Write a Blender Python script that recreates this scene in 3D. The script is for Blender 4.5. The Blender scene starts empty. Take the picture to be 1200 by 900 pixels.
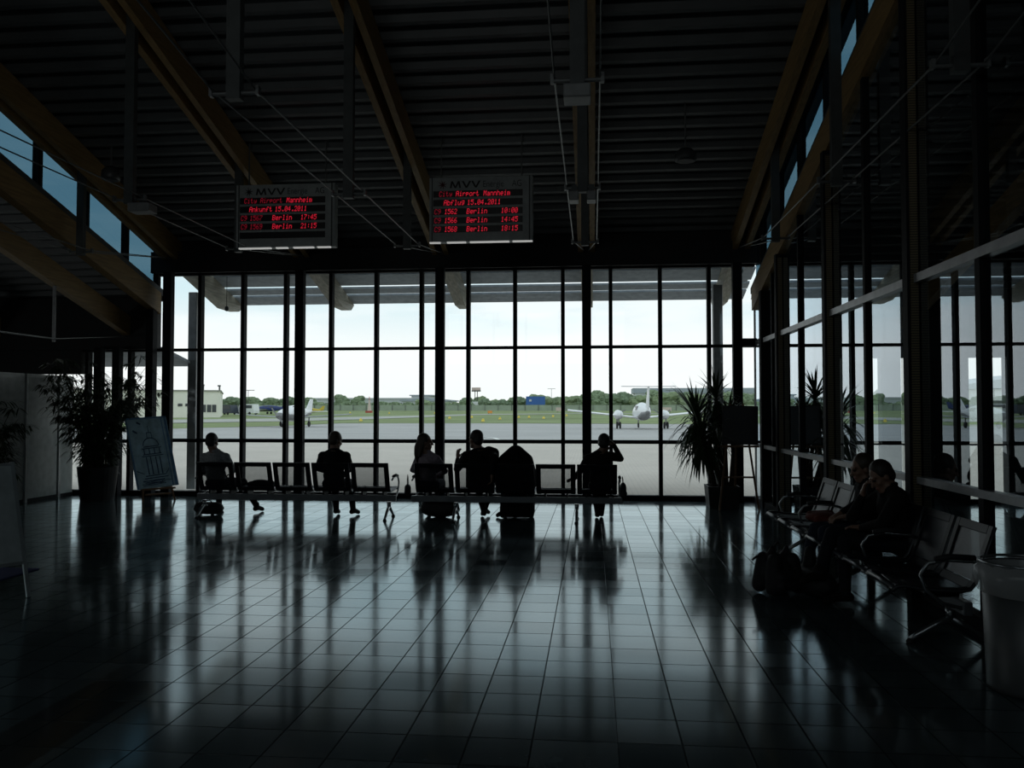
import bpy, bmesh, math, random
import numpy as np
from mathutils import Vector, Matrix, Euler

random.seed(7)
SC = bpy.context.scene
COL = SC.collection
PI = math.pi
V = Vector

# ------------------------------------------------------------------ materials
def new_mat(name):
    m = bpy.data.materials.new(name)
    m.use_nodes = True
    m.node_tree.nodes.clear()
    return m, m.node_tree.nodes, m.node_tree.links

def mat(name, col, rough=0.6, metal=0.0, var=0.15, scale=8.0, spec=0.5, emit=None, coat=0.0):
    m, N, L = new_mat(name)
    out = N.new('ShaderNodeOutputMaterial'); b = N.new('ShaderNodeBsdfPrincipled')
    L.new(b.outputs[0], out.inputs[0])
    tc = N.new('ShaderNodeTexCoord'); no = N.new('ShaderNodeTexNoise')
    no.inputs['Scale'].default_value = scale; no.inputs['Detail'].default_value = 4
    L.new(tc.outputs['Object'], no.inputs['Vector'])
    r = N.new('ShaderNodeValToRGB')
    r.color_ramp.elements[0].position = 0.3; r.color_ramp.elements[1].position = 0.7
    r.color_ramp.elements[0].color = tuple(c*(1-var) for c in col)+(1,)
    r.color_ramp.elements[1].color = tuple(min(1, c*(1+var)) for c in col)+(1,)
    L.new(no.outputs['Fac'], r.inputs[0]); L.new(r.outputs[0], b.inputs['Base Color'])
    b.inputs['Roughness'].default_value = rough; b.inputs['Metallic'].default_value = metal
    b.inputs['Specular IOR Level'].default_value = spec
    b.inputs['Coat Weight'].default_value = coat
    if emit:
        b.inputs['Emission Color'].default_value = tuple(emit[:3])+(1,)
        b.inputs['Emission Strength'].default_value = emit[3]
    return m

def wood_mat(name, c0, c1, scale=1.0, rough=0.55):
    m, N, L = new_mat(name)
    out = N.new('ShaderNodeOutputMaterial'); b = N.new('ShaderNodeBsdfPrincipled')
    L.new(b.outputs[0], out.inputs[0])
    tc = N.new('ShaderNodeTexCoord'); mp = N.new('ShaderNodeMapping')
    mp.inputs['Scale'].default_value = (9*scale, .7*scale, 9*scale)
    no = N.new('ShaderNodeTexNoise'); no.inputs['Scale'].default_value = 3; no.inputs['Detail'].default_value = 6
    r = N.new('ShaderNodeValToRGB'); r.color_ramp.elements[0].position = .35; r.color_ramp.elements[1].position = .68
    r.color_ramp.elements[0].color = c0+(1,); r.color_ramp.elements[1].color = c1+(1,)
    L.new(tc.outputs['Object'], mp.inputs[0]); L.new(mp.outputs[0], no.inputs['Vector'])
    L.new(no.outputs['Fac'], r.inputs[0]); L.new(r.outputs[0], b.inputs['Base Color'])
    b.inputs['Roughness'].default_value = rough
    return m

def glass_mat(name, tint=(1, 1, 1), boost=1.0):
    """thin pane: transparent plus a mirror lobe that follows Schlick's rule for both faces"""
    m, N, L = new_mat(name)
    out = N.new('ShaderNodeOutputMaterial'); mix = N.new('ShaderNodeMixShader')
    t = N.new('ShaderNodeBsdfTransparent'); g = N.new('ShaderNodeBsdfGlossy')
    t.inputs[0].default_value = tint+(1,); g.inputs[0].default_value = (.84, .93, 1, 1); g.inputs['Roughness'].default_value = 0.0
    lw = N.new('ShaderNodeLayerWeight'); lw.inputs[0].default_value = .5
    p = N.new('ShaderNodeMath'); p.operation = 'POWER'; p.inputs[1].default_value = 5
    L.new(lw.outputs['Facing'], p.inputs[0])
    ma = N.new('ShaderNodeMath'); ma.operation = 'MULTIPLY_ADD'; ma.inputs[1].default_value = .96*1.5*boost; ma.inputs[2].default_value = .075*boost
    ma.use_clamp = True
    L.new(p.outputs[0], ma.inputs[0]); L.new(ma.outputs[0], mix.inputs[0])
    L.new(t.outputs[0], mix.inputs[1]); L.new(g.outputs[0], mix.inputs[2]); L.new(mix.outputs[0], out.inputs[0])
    return m

def perforated_mat(name, col, clear):
    """sheet with fine punched holes (finer than a pixel: mixed as part clear)"""
    m, N, L = new_mat(name)
    out = N.new('ShaderNodeOutputMaterial'); mix = N.new('ShaderNodeMixShader')
    t = N.new('ShaderNodeBsdfTransparent'); b = N.new('ShaderNodeBsdfPrincipled')
    b.inputs['Base Color'].default_value = col+(1,); b.inputs['Roughness'].default_value = .42; b.inputs['Metallic'].default_value = .1
    mix.inputs[0].default_value = clear
    L.new(b.outputs[0], mix.inputs[1]); L.new(t.outputs[0], mix.inputs[2])
    L.new(mix.outputs[0], out.inputs[0])
    return m

M = {}
M['black_frame'] = mat('dark anodised frame', (.010, .011, .013), .7, .0, spec=.15)
M['column'] = mat('dark painted steel', (.010, .011, .014), .7, spec=.15)
M['grey_steel'] = mat('grey galvanised steel', (.22, .23, .235), .5, .1)
M['strut'] = mat('dull strut steel', (.060, .068, .068), .55, .2)
M['rod'] = mat('tie rod steel', (.15, .16, .16), .4, .4)
M['glulam'] = wood_mat('glulam timber', (.23, .145, .052), (.34, .215, .082))
M['tail'] = wood_mat('weathered timber', (.20, .19, .15), (.36, .34, .27))
M['deck'] = mat('corrugated deck', (.072, .080, .083), .5, .0, .12, 3)
M['dark'] = mat('dark fascia', (.007, .008, .009), .7)
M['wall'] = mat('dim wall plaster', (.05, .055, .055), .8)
M['glass'] = glass_mat('clear pane', (.95, .97, .97), .6)
M['glass_clere'] = glass_mat('blue tinted pane', (.080, .158, .21), .6)
M['glass_part'] = glass_mat('partition pane', (.86, .90, .90), 1.55)
M['rail'] = mat('brushed rail', (.32, .33, .34), .4, .3)
M['divider'] = mat('pale divider laminate', (.42, .47, .46), .3)
M['divider_post'] = mat('divider post aluminium', (.32, .34, .34), .4, .4)
M['seat_frame'] = mat('black seat frame', (.009, .010, .012), .45, .0, spec=.25)
M['chrome'] = mat('polished aluminium', (.34, .36, .37), .28, .9, .05)
M['beam_bar'] = mat('grey bench bar', (.17, .18, .19), .4, .2)
M['seat_edge'] = mat('dark seat edge tube', (.06, .066, .072), .35, .4)
M['perf'] = perforated_mat('perforated sheet', (.014, .015, .018), .40)
M['perf2'] = perforated_mat('perforated seat pan', (.014, .015, .018), .18)
M['perf3'] = perforated_mat('finely perforated back', (.016, .018, .024), .06)
M['rubber'] = mat('black rubber', (.012, .012, .013), .7)
M['skin'] = mat('skin', (.22, .125, .085), .5, 0, .08, 20)
M['lip'] = mat('lips', (.28, .10, .08), .45)
M['eye'] = mat('eyes', (.05, .04, .035), .2)
for n, c in dict(top_grey=(.30, .31, .32), top_black=(.010, .010, .011), top_mauve=(.30, .25, .28), pants=(.014, .015, .02), jeans=(.02, .026, .042),
                 robe=(.007, .007, .008), shoe=(.012, .011, .010), shoe2=(.03, .022, .015), top_dark=(.012, .011, .010)).items():
    M[n] = mat('cloth '+n.replace('_', ' '), c, .9, 0, .2, 30, .2)
M['hair_dark'] = mat('dark hair', (.012, .009, .007), .6, 0, .3, 60)
M['hair_brown'] = mat('brown hair', (.035, .022, .013), .55, 0, .3, 60)
M['bag'] = mat('black bag fabric', (.010, .010, .011), .75, 0, .2, 40)
M['red_cloth'] = mat('dull red cloth', (.14, .025, .018), .85)
M['leaf'] = mat('bamboo leaf', (.020, .040, .014), .55, 0, .3, 15)
M['leaf_yucca'] = mat('yucca leaf', (.030, .062, .022), .5, 0, .3, 10)
M['culm'] = mat('bamboo culm', (.07, .07, .03), .5)
M['bark'] = mat('yucca bark', (.07, .055, .04), .9)
M['pot'] = mat('dark planter', (.008, .008, .008), .6)
M['soil'] = mat('potting soil', (.02, .015, .01), .95)
M['easel'] = wood_mat('easel wood', (.16, .085, .04), (.24, .13, .06), 2)
M['board_dark'] = mat('dark blackboard', (.010, .010, .011), .45)
M['painting'] = mat('painting ground', (.34, .50, .58), .6, 0, .3, 6)
M['paint_dark'] = mat('painting dark strokes', (.03, .075, .14), .6, 0, .4, 20)
M['paint_blue'] = mat('painting blue border', (.10, .22, .38), .6, 0, .4, 9)
M['sign_white'] = mat('white sign face', (.40, .44, .44), .5)
M['alu'] = mat('matt aluminium', (.36, .38, .38), .4, .4)
M['blue_mat'] = mat('dark blue mat', (.010, .018, .11), .9)
M['bin'] = mat('grey bin steel', (.085, .09, .09), .45, .3)
M['board_grey'] = mat('board housing grey', (.30, .33, .33), .5)
M['board_white'] = mat('white ledge with added glow', (.85, .85, .83), .5, emit=(1, 1, .97, .30))  # glow added so the ledge under the flight boards looks bright
M['led_strip'] = mat('black display strip', (.006, .006, .007), .4)
M['led_red'] = mat('red led', (.3, .01, .02), .5, emit=(1.0, .020, .055, .50))
M['led_dim'] = mat('dim red led', (.2, .01, .02), .5, emit=(1.0, .020, .07, .14))
M['logo_black'] = mat('black header lettering', (.006, .006, .006), .6)
M['logo_thin'] = mat('dark grey header lettering', (.03, .03, .032), .6)
M['logo_red'] = mat('red header mark', (.10, .008, .01), .6)
M['lamp_box'] = mat('pale lamp housing', (.17, .18, .18), .4)
M['poster'] = mat('white poster', (.55, .55, .52), .7)
M['poster_red'] = mat('poster red', (.45, .06, .05), .7)
# outdoors
M['asphalt'] = mat('asphalt', (.43, .42, .405), .9, 0, .07, .15, .1)
M['grass'] = mat('airfield grass', (.235, .28, .14), 1, 0, .2, .06, .05)
M['taxi'] = mat('pale taxiway concrete', (.42, .42, .38), .9, 0, .08, .2, .1)
M['white_paint'] = mat('white line paint', (.72, .72, .68), .8)
M['hangar'] = mat('beige cladding', (.80, .78, .69), .7, 0, .04, .5)
M['hangar_roof'] = mat('hangar roof edge', (.30, .30, .27), .7)
M['win_dark'] = mat('dark window', (.05, .055, .06), .3)
M['hall_pale'] = mat('pale hall wall', (.52, .55, .56), .7)
M['hall_dark'] = mat('grey hall roof', (.33, .37, .41), .7)
M['wing_grey'] = mat('dull wing paint', (.30, .31, .32), .5)
M['plane_white'] = mat('white aircraft paint', (.80, .80, .80), .3, 0, .04)
M['plane_grey'] = mat('grey aircraft parts and tail shade', (.20, .20, .20), .4)  # grey for gear, nose and propellers; also the painted shade under the tail
M['plane_blue'] = mat('dark blue aircraft paint', (.02, .04, .15), .3)
M['plane_yellow'] = mat('yellow aircraft paint', (.55, .42, .05), .4)
M['car_white'] = mat('white car paint', (.75, .76, .76), .3)
M['car_dark'] = mat('dark car paint', (.03, .04, .06), .3)
M['car_red'] = mat('red truck paint', (.40, .07, .05), .4)
M['billboard'] = mat('blue billboard', (.035, .12, .36), .6)
M['tyre'] = mat('tyre', (.02, .02, .02), .8)
M['marker'] = mat('yellow marker', (.75, .58, .10), .6)
M['marker_o'] = mat('orange marker', (.70, .28, .05), .6)
M['fence'] = mat('green mesh fence', (.30, .35, .27), .9, 0, .12, .4)
M['pinkish'] = mat('pale pink sign', (.60, .48, .43), .7)
for i, c in enumerate(((.19, .245, .15), (.225, .28, .165), (.16, .21, .135))):
    M['tree%d' % i] = mat('tree foliage %d' % i, c, 1, 0, .35, .9, .05)
M['trunk'] = mat('tree trunk', (.08, .06, .045), 1)

def pavers_mat():
    m, N, L = new_mat('apron pavers')
    out = N.new('ShaderNodeOutputMaterial'); b = N.new('ShaderNodeBsdfPrincipled'); L.new(b.outputs[0], out.inputs[0])
    tc = N.new('ShaderNodeTexCoord'); br = N.new('ShaderNodeTexBrick')
    br.inputs['Scale'].default_value = 1; br.inputs['Brick Width'].default_value = .22; br.inputs['Row Height'].default_value = .115
    br.inputs['Mortar Size'].default_value = .006
    br.inputs['Color1'].default_value = (.66, .60, .53, 1); br.inputs['Color2'].default_value = (.61, .555, .49, 1); br.inputs['Mortar'].default_value = (.42, .40, .37, 1)
    no = N.new('ShaderNodeTexNoise'); no.inputs['Scale'].default_value = .35; no.inputs['Detail'].default_value = 5
    mx = N.new('ShaderNodeMixRGB'); mx.blend_type = 'MULTIPLY'; mx.inputs[0].default_value = .25
    L.new(tc.outputs['Object'], br.inputs['Vector']); L.new(tc.outputs['Object'], no.inputs['Vector'])
    L.new(br.outputs['Color'], mx.inputs[1]); L.new(no.outputs['Fac'], mx.inputs[2]); L.new(mx.outputs[0], b.inputs['Base Color'])
    b.inputs['Roughness'].default_value = .95; b.inputs['Specular IOR Level'].default_value = .1
    return m
M['pavers'] = pavers_mat()

def floor_mat():
    """polished stone tiles, about 31 cm, one wider lane, a darker lane at the left"""
    m, N, L = new_mat('polished floor tiles')
    out = N.new('ShaderNodeOutputMaterial'); dif = N.new('ShaderNodeBsdfDiffuse'); glo = N.new('ShaderNodeBsdfGlossy'); mixs = N.new('ShaderNodeMixShader')
    fr = N.new('ShaderNodeFresnel'); fr.inputs['IOR'].default_value = 1.90; glo.inputs['Color'].default_value = (.84, .94, .97, 1)
    L.new(dif.outputs[0], mixs.inputs[1]); L.new(glo.outputs[0], mixs.inputs[2]); L.new(mixs.outputs[0], out.inputs[0])
    tc = N.new('ShaderNodeTexCoord'); sx = N.new('ShaderNodeSeparateXYZ'); L.new(tc.outputs['Object'], sx.inputs[0])
    def math_(op, a, bb=None, c=None):
        n = N.new('ShaderNodeMath'); n.operation = op
        for i, v in enumerate((a, bb, c)):
            if v is None: continue
            if isinstance(v, (int, float)): n.inputs[i].default_value = v
            else: L.new(v, n.inputs[i])
        return n.outputs[0]
    X = sx.outputs[0]; Y = sx.outputs[1]
    xr = math_('SUBTRACT', X, .112)
    left = math_('LESS_THAN', xr, 0)
    xs = math_('MINIMUM', math_('ADD', xr, .1), -.012)
    xx = math_('ADD', math_('MULTIPLY', left, xs), math_('MULTIPLY', math_('SUBTRACT', 1, left), xr))
    P = .313
    u = math_('DIVIDE', xx, P); v = math_('DIVIDE', math_('ADD', Y, .05), .32)
    fu = math_('FRACT', u); fv = math_('FRACT', v)
    du = math_('MINIMUM', fu, math_('SUBTRACT', 1, fu)); dv = math_('MINIMUM', fv, math_('SUBTRACT', 1, fv))
    d = math_('MINIMUM', du, dv)
    joint = math_('LESS_THAN', d, .014)
    cell = N.new('ShaderNodeCombineXYZ'); L.new(math_('FLOOR', u), cell.inputs[0]); L.new(math_('FLOOR', v), cell.inputs[1])
    wn = N.new('ShaderNodeTexWhiteNoise'); wn.noise_dimensions = '2D'; L.new(cell.outputs[0], wn.inputs['Vector'])
    no = N.new('ShaderNodeTexNoise'); no.inputs['Scale'].default_value = 14; no.inputs['Detail'].default_value = 6; L.new(tc.outputs['Object'], no.inputs['Vector'])
    val = math_('ADD', math_('MULTIPLY', wn.outputs['Value'], .35), math_('MULTIPLY', no.outputs['Fac'], .5))
    ramp = N.new('ShaderNodeValToRGB')
    ramp.color_ramp.elements[0].color = (.036, .052, .056, 1); ramp.color_ramp.elements[1].color = (.085, .110, .115, 1)
    L.new(val, ramp.inputs[0])
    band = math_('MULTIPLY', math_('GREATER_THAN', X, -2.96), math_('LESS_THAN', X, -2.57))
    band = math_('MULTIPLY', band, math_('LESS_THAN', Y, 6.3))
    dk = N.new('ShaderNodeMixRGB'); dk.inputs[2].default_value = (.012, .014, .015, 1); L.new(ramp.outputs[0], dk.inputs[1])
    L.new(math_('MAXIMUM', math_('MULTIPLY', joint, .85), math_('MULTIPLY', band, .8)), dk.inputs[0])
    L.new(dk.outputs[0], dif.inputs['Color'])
    rg = math_('ADD', math_('MULTIPLY', wn.outputs['Value'], .04), .075)
    no2 = N.new('ShaderNodeTexNoise'); no2.inputs['Scale'].default_value = 1.3; no2.inputs['Detail'].default_value = 3; L.new(tc.outputs['Object'], no2.inputs['Vector'])
    rg = math_('ADD', rg, math_('MULTIPLY', no2.outputs['Fac'], .04))
    tv = math_('ADD', .90, math_('MULTIPLY', wn.outputs['Value'], .18))
    L.new(math_('MULTIPLY', math_('MULTIPLY', fr.outputs[0], tv), math_('SUBTRACT', 1, math_('MULTIPLY', joint, .85))), mixs.inputs[0])
    L.new(rg, glo.inputs['Roughness'])
    bump = N.new('ShaderNodeBump'); bump.inputs['Strength'].default_value = .25; bump.inputs['Distance'].default_value = .002
    inv = math_('SUBTRACT', 1, joint); L.new(inv, bump.inputs['Height']); L.new(bump.outputs[0], glo.inputs['Normal'])
    return m
M['floor'] = floor_mat()

def column_wood_mat():
    m, N, L = new_mat('glulam with slotted strip')
    out = N.new('ShaderNodeOutputMaterial'); b = N.new('ShaderNodeBsdfPrincipled'); L.new(b.outputs[0], out.inputs[0])
    tc = N.new('ShaderNodeTexCoord'); w = N.new('ShaderNodeTexWave'); w.bands_direction = 'Z'; w.inputs['Scale'].default_value = 14
    L.new(tc.outputs['Object'], w.inputs['Vector'])
    r = N.new('ShaderNodeValToRGB'); r.color_ramp.elements[0].color = (.03, .025, .015, 1); r.color_ramp.elements[1].color = (.20, .16, .085, 1)
    L.new(w.outputs['Fac'], r.inputs[0]); L.new(r.outputs[0], b.inputs['Base Color']); b.inputs['Roughness'].default_value = .5
    return m
M['slotted'] = column_wood_mat()
M['bagclear'] = None
def plastic_mat():
    m, N, L = new_mat('clear bin liner')
    out = N.new('ShaderNodeOutputMaterial'); mix = N.new('ShaderNodeMixShader'); mix.inputs[0].default_value = .45
    t = N.new('ShaderNodeBsdfTransparent'); b = N.new('ShaderNodeBsdfPrincipled')
    b.inputs['Base Color'].default_value = (.6, .62, .62, 1); b.inputs['Roughness'].default_value = .25
    tc = N.new('ShaderNodeTexCoord'); no = N.new('ShaderNodeTexNoise'); no.inputs['Scale'].default_value = 22
    bp = N.new('ShaderNodeBump'); bp.inputs['Strength'].default_value = .8
    L.new(tc.outputs['Object'], no.inputs['Vector']); L.new(no.outputs['Fac'], bp.inputs['Height']); L.new(bp.outputs[0], b.inputs['Normal'])
    L.new(t.outputs[0], mix.inputs[1]); L.new(b.outputs[0], mix.inputs[2]); L.new(mix.outputs[0], out.inputs[0])
    return m
M['bagclear'] = plastic_mat()

# ------------------------------------------------------------------ mesh building
class MB:
    def __init__(s): s.bm = bmesh.new()
    def hexa(s, p):
        v = [s.bm.verts.new(q) for q in p]
        for f in ((0, 3, 2, 1), (4, 5, 6, 7), (0, 1, 5, 4), (1, 2, 6, 5), (2, 3, 7, 6), (3, 0, 4, 7)):
            s.bm.faces.new([v[i] for i in f])
        return s
    def box(s, x0, y0, z0, x1, y1, z1, mx=None):
        p = [V(q) for q in ((x0, y0, z0), (x1, y0, z0), (x1, y1, z0), (x0, y1, z0), (x0, y0, z1), (x1, y0, z1), (x1, y1, z1), (x0, y1, z1))]
        if mx is not None: p = [mx @ q for q in p]
        return s.hexa(p)
    def bar(s, a, b, w, h, up=(0, 0, 1)):
        """rectangular bar from a to b, w across, h along up"""
        a, b = V(a), V(b); d = (b-a).normalized(); sd = d.cross(V(up)).normalized(); u = sd.cross(d)
        sd *= w/2; u *= h/2
        return s.hexa([a-sd-u, a+sd-u, b+sd-u, b-sd-u, a-sd+u, a+sd+u, b+sd+u, b-sd+u])
    def poly(s, pts):
        s.bm.faces.new([s.bm.verts.new(p) for p in pts]); return s
    def rings(s, rings, cap=True, closed=False):
        vs = [[s.bm.verts.new(p) for p in r] for r in rings]
        n = len(vs[0])
        pairs = list(zip(vs[:-1], vs[1:]))
        if closed: pairs.append((vs[-1], vs[0]))
        for a, b in pairs:
            for i in range(n):
                s.bm.faces.new((a[i], a[(i+1) % n], b[(i+1) % n], b[i]))
        if cap and not closed:
            s.bm.faces.new(vs[0][::-1]); s.bm.faces.new(vs[-1])
        return s
    def path(s, pts, r, n=8, closed=False):
        pts = [V(p) for p in pts]; m = len(pts)
        rs = r if isinstance(r, (list, tuple)) else [r]*m
        out = []; ref = None
        for i in range(m):
            if closed: t = pts[(i+1) % m]-pts[i-1]
            else: t = pts[min(i+1, m-1)]-pts[max(i-1, 0)]
            t.normalize()
            if ref is None:
                ref = V((0, 0, 1)) if abs(t.z) < .9 else V((1, 0, 0))
            a = (ref-t*ref.dot(t)).normalized(); ref = a; b = t.cross(a)
            out.append([pts[i]+(a*math.cos(k*2*PI/n)+b*math.sin(k*2*PI/n))*rs[i] for k in range(n)])
        return s.rings(out, True, closed)
    def tube(s, a, b, r0, r1=None, n=10): return s.path([a, b], [r0, r0 if r1 is None else r1], n)
    def ell(s, c, r, mx=None, seg=14, ring=9):
        if isinstance(r, (int, float)): r = (r, r, r)
        c = V(c); R = []
        for j in range(1, ring):
            th = PI*j/ring
            R.append([V((r[0]*math.sin(th)*math.cos(2*PI*i/seg), r[1]*math.sin(th)*math.sin(2*PI*i/seg), -r[2]*math.cos(th))) for i in range(seg)])
        f = (lambda p: c+(mx @ p if mx is not None else p))
        vs = [[s.bm.verts.new(f(p)) for p in q] for q in R]
        a = s.bm.verts.new(f(V((0, 0, -r[2])))); b = s.bm.verts.new(f(V((0, 0, r[2]))))
        for p, q in zip(vs[:-1], vs[1:]):
            for i in range(seg): s.bm.faces.new((p[i], p[(i+1) % seg], q[(i+1) % seg], q[i]))
        for i in range(seg):
            s.bm.faces.new((a, vs[0][(i+1) % seg], vs[0][i])); s.bm.faces.new((b, vs[-1][i], vs[-1][(i+1) % seg]))
        return s
    def lathe(s, prof, n=24, c=(0, 0, 0), cap=True):
        c = V(c)
        return s.rings([[c+V((r*math.cos(2*PI*i/n), r*math.sin(2*PI*i/n), z)) for i in range(n)] for r, z in prof], cap)
    def prism(s, pts, d):
        """closed outline pts (3-D) pushed along d"""
        d = V(d); return s.rings([[V(p) for p in pts], [V(p)+d for p in pts]])
    def build(s, name, m, parent=None, smooth=False, loc=None, bevel=0):
        bmesh.ops.recalc_face_normals(s.bm, faces=s.bm.faces[:])
        me = bpy.data.meshes.new(name); s.bm.to_mesh(me); s.bm.free()
        o = bpy.data.objects.new(name, me); COL.objects.link(o)
        if m is not None: me.materials.append(m)
        if parent is not None: o.parent = parent
        if loc is not None: o.location = loc
        if smooth:
            me.polygons.foreach_set('use_smooth', [True]*len(me.polygons))
        if bevel:
            b = o.modifiers.new('bevel', 'BEVEL'); b.width = bevel; b.segments = 2; b.limit_method = 'ANGLE'
        return o

def thing(name, label, cat, loc=(0, 0, 0), rotz=0, group=None):
    o = bpy.data.objects.new(name, None); COL.objects.link(o)
    o.location = loc; o.rotation_euler = (0, 0, rotz)
    o['label'] = label; o['category'] = cat
    if group: o['group'] = group
    return o
def tag(o, label, cat, group=None, kind=None):
    o['label'] = label; o['category'] = cat
    if group: o['group'] = group
    if kind: o['kind'] = kind
    return o
def struct(o): o['kind'] = 'structure'; return o
def sempty(name, loc=(0, 0, 0)):
    o = bpy.data.objects.new(name, None); COL.objects.link(o); o.location = loc; return struct(o)
def dup(root, loc, rotz=None, label=None, group=None, scale=None):
    r = root.copy(); COL.objects.link(r); r.location = loc
    if rotz is not None: r.rotation_euler = (0, 0, rotz)
    if scale: r.scale = (scale,)*3
    if label: r['label'] = label
    if group: r['group'] = group
    for ch in list(root.children):
        c = ch.copy(); COL.objects.link(c); c.parent = r
        for g in list(ch.children):
            d = g.copy(); COL.objects.link(d); d.parent = c
    return r

# ------------------------------------------------------------------ the hall
D = 15.0                      # facade plane
S = .29                       # roof slope
COLX = [-7.93, -5.38, -2.76, -.11, 2.52]
MULL = [[-7.39, -6.55, -5.72], [-4.85, -3.99, -3.14], [-2.27, -1.41, -.54], [.32, 1.20, 2.06]]
zr = lambda y, z0: z0+S*(D-y)  # height on a roof line that has z0 at the facade
RB, DK = 4.40, 4.78            # rafter underside, deck underside at the facade
XL, XR = -8.22, 2.86

struct(MB().box(-14, -2, -.12, 8, D+.12, 0).build('floor', M['floor']))

def deck(name, x0, x1, z0, y0, y1):
    per, dep = .272, .080; pr = []; y = y1
    while y > y0:
        pr += [(y, 0), (y-.060, 0), (y-.085, dep), (y-.247, dep)]; y -= per
    b = MB(); prev = None
    for y, h in pr:
        z = zr(y, z0)+h
        cur = (b.bm.verts.new((x0, y, z)), b.bm.verts.new((x1, y, z)))
        if prev: b.bm.faces.new((prev[0], prev[1], cur[1], cur[0]))
        prev = cur
    # the cover above keeps the roof light-tight
    b.hexa([(x0, y0, zr(y0, z0)+.095), (x1, y0, zr(y0, z0)+.095), (x1, y1, zr(y1, z0)+.095), (x0, y1, zr(y1, z0)+.095),
            (x0, y0, zr(y0, z0)+.2), (x1, y0, zr(y0, z0)+.2), (x1, y1, zr(y1, z0)+.2), (x0, y1, zr(y1, z0)+.2)])
    return struct(b.build(name, M['deck']))
deck('ceiling', XL-.08, XR+.20, DK, -2, 16.30)
deck('ceiling_left', -14, XL+.05, 3.72, -2, 15.1)
deck('ceiling_right', XR-.05, 8, 3.62, -2, 15.1)
struct(MB().prism([(-14, 15.1, 2.82), (-14, 15.1, 2.74), (-14, 16.5, 2.52), (-14, 16.5, 2.56)], (5.80, 0, 0)).build('trim_10', M['hall_dark']))

struct(MB().box(-14, -2.2, 0, 8, -2, 3.4).box(-14, -2.2, 5.4, 8, -2, 10.4).box(-14, -2.2, 3.4, -6.4, -2, 5.4).box(1.2, -2.2, 3.4, 8, -2, 5.4).build('wall_back', M['wall']))
struct(MB().box(-14.2, -2, 0, -14, D+.1, .9).box(-14.2, -2, 2.4, -14, D+.1, 9).box(-14.2, -2, .9, -14, 1.5, 2.4).box(-14.2, 10, .9, -14, D+.1, 2.4).build('wall_left', M['wall']))
w = sempty('window_13')  # unseen rear window, added to brighten the flight boards and people's backs
MB().poly([(-6.4, -2.1, 3.4), (1.2, -2.1, 3.4), (1.2, -2.1, 5.4), (-6.4, -2.1, 5.4)]).build('glass_pane', M['glass'], w)
for i in range(1, 6): MB().box(-6.4+i*1.27-.04, -2.15, 3.4, -6.4+i*1.27+.04, -2.05, 5.4).build('mullion', M['black_frame'], w)
w = sempty('window_14')  # unseen aisle window, added to bring light onto the left painting
MB().poly([(-14.1, 1.5, .9), (-14.1, 10, .9), (-14.1, 10, 2.4), (-14.1, 1.5, 2.4)]).build('glass_pane', M['glass'], w)
for i in range(1, 5): MB().box(-14.15, 1.5+i*1.7-.04, .9, -14.05, 1.5+i*1.7+.04, 2.4).build('mullion', M['black_frame'], w)
struct(MB().box(8, -2, 0, 8.2, D+.1, 9).build('wall_right', M['wall']))
# fascias over the facade
struct(MB().box(XL-.1, 14.84, 4.2, XR+.1, 15.10, 4.60).box(XL-.1, 14.98, 4.6, XR+.1, 15.10, 4.83).build('trim_1', M['dark']))
struct(MB().box(-14, 14.84, 2.76, XL-.02, 15.10, 3.74).box(-14, 14.90, 2.30, -9.72, 15.06, 2.76).build('trim_2', M['dark']))
# louvre boards lying on the rafter tails
for i, (a, b_) in enumerate(((16.42, 16.92), (17.06, 17.32), (17.42, 17.84))):
    struct(MB().hexa([(x, y, zr(y, DK)+dz) for dz in (0, .04) for x, y in ((COLX[0]-.05, a), (XR+.3, a), (XR+.3, b_), (COLX[0]-.05, b_))]).build('trim_%d' % (7+i), M['hall_dark']))

# columns
for x in COLX:
    struct(MB().box(x-.08, 14.72, 0, x+.08, 14.87, 4.2).build('column', M['column'], bevel=.008))
for x in (-8.17, 2.40):
    struct(MB().box(x-.09, 16.2, 0, x+.09, 16.38, 4.03).build('column', M['grey_steel'], bevel=.01))
struct(MB().box(-8.32, 14.7, 0, -8.18, 14.86, 3.5).build('column', M['column']))
for x in (-8.86, -9.22):
    struct(MB().box(x-.07, 14.62, 0, x+.07, 14.76, 2.78).build('column', M['column']))

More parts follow.
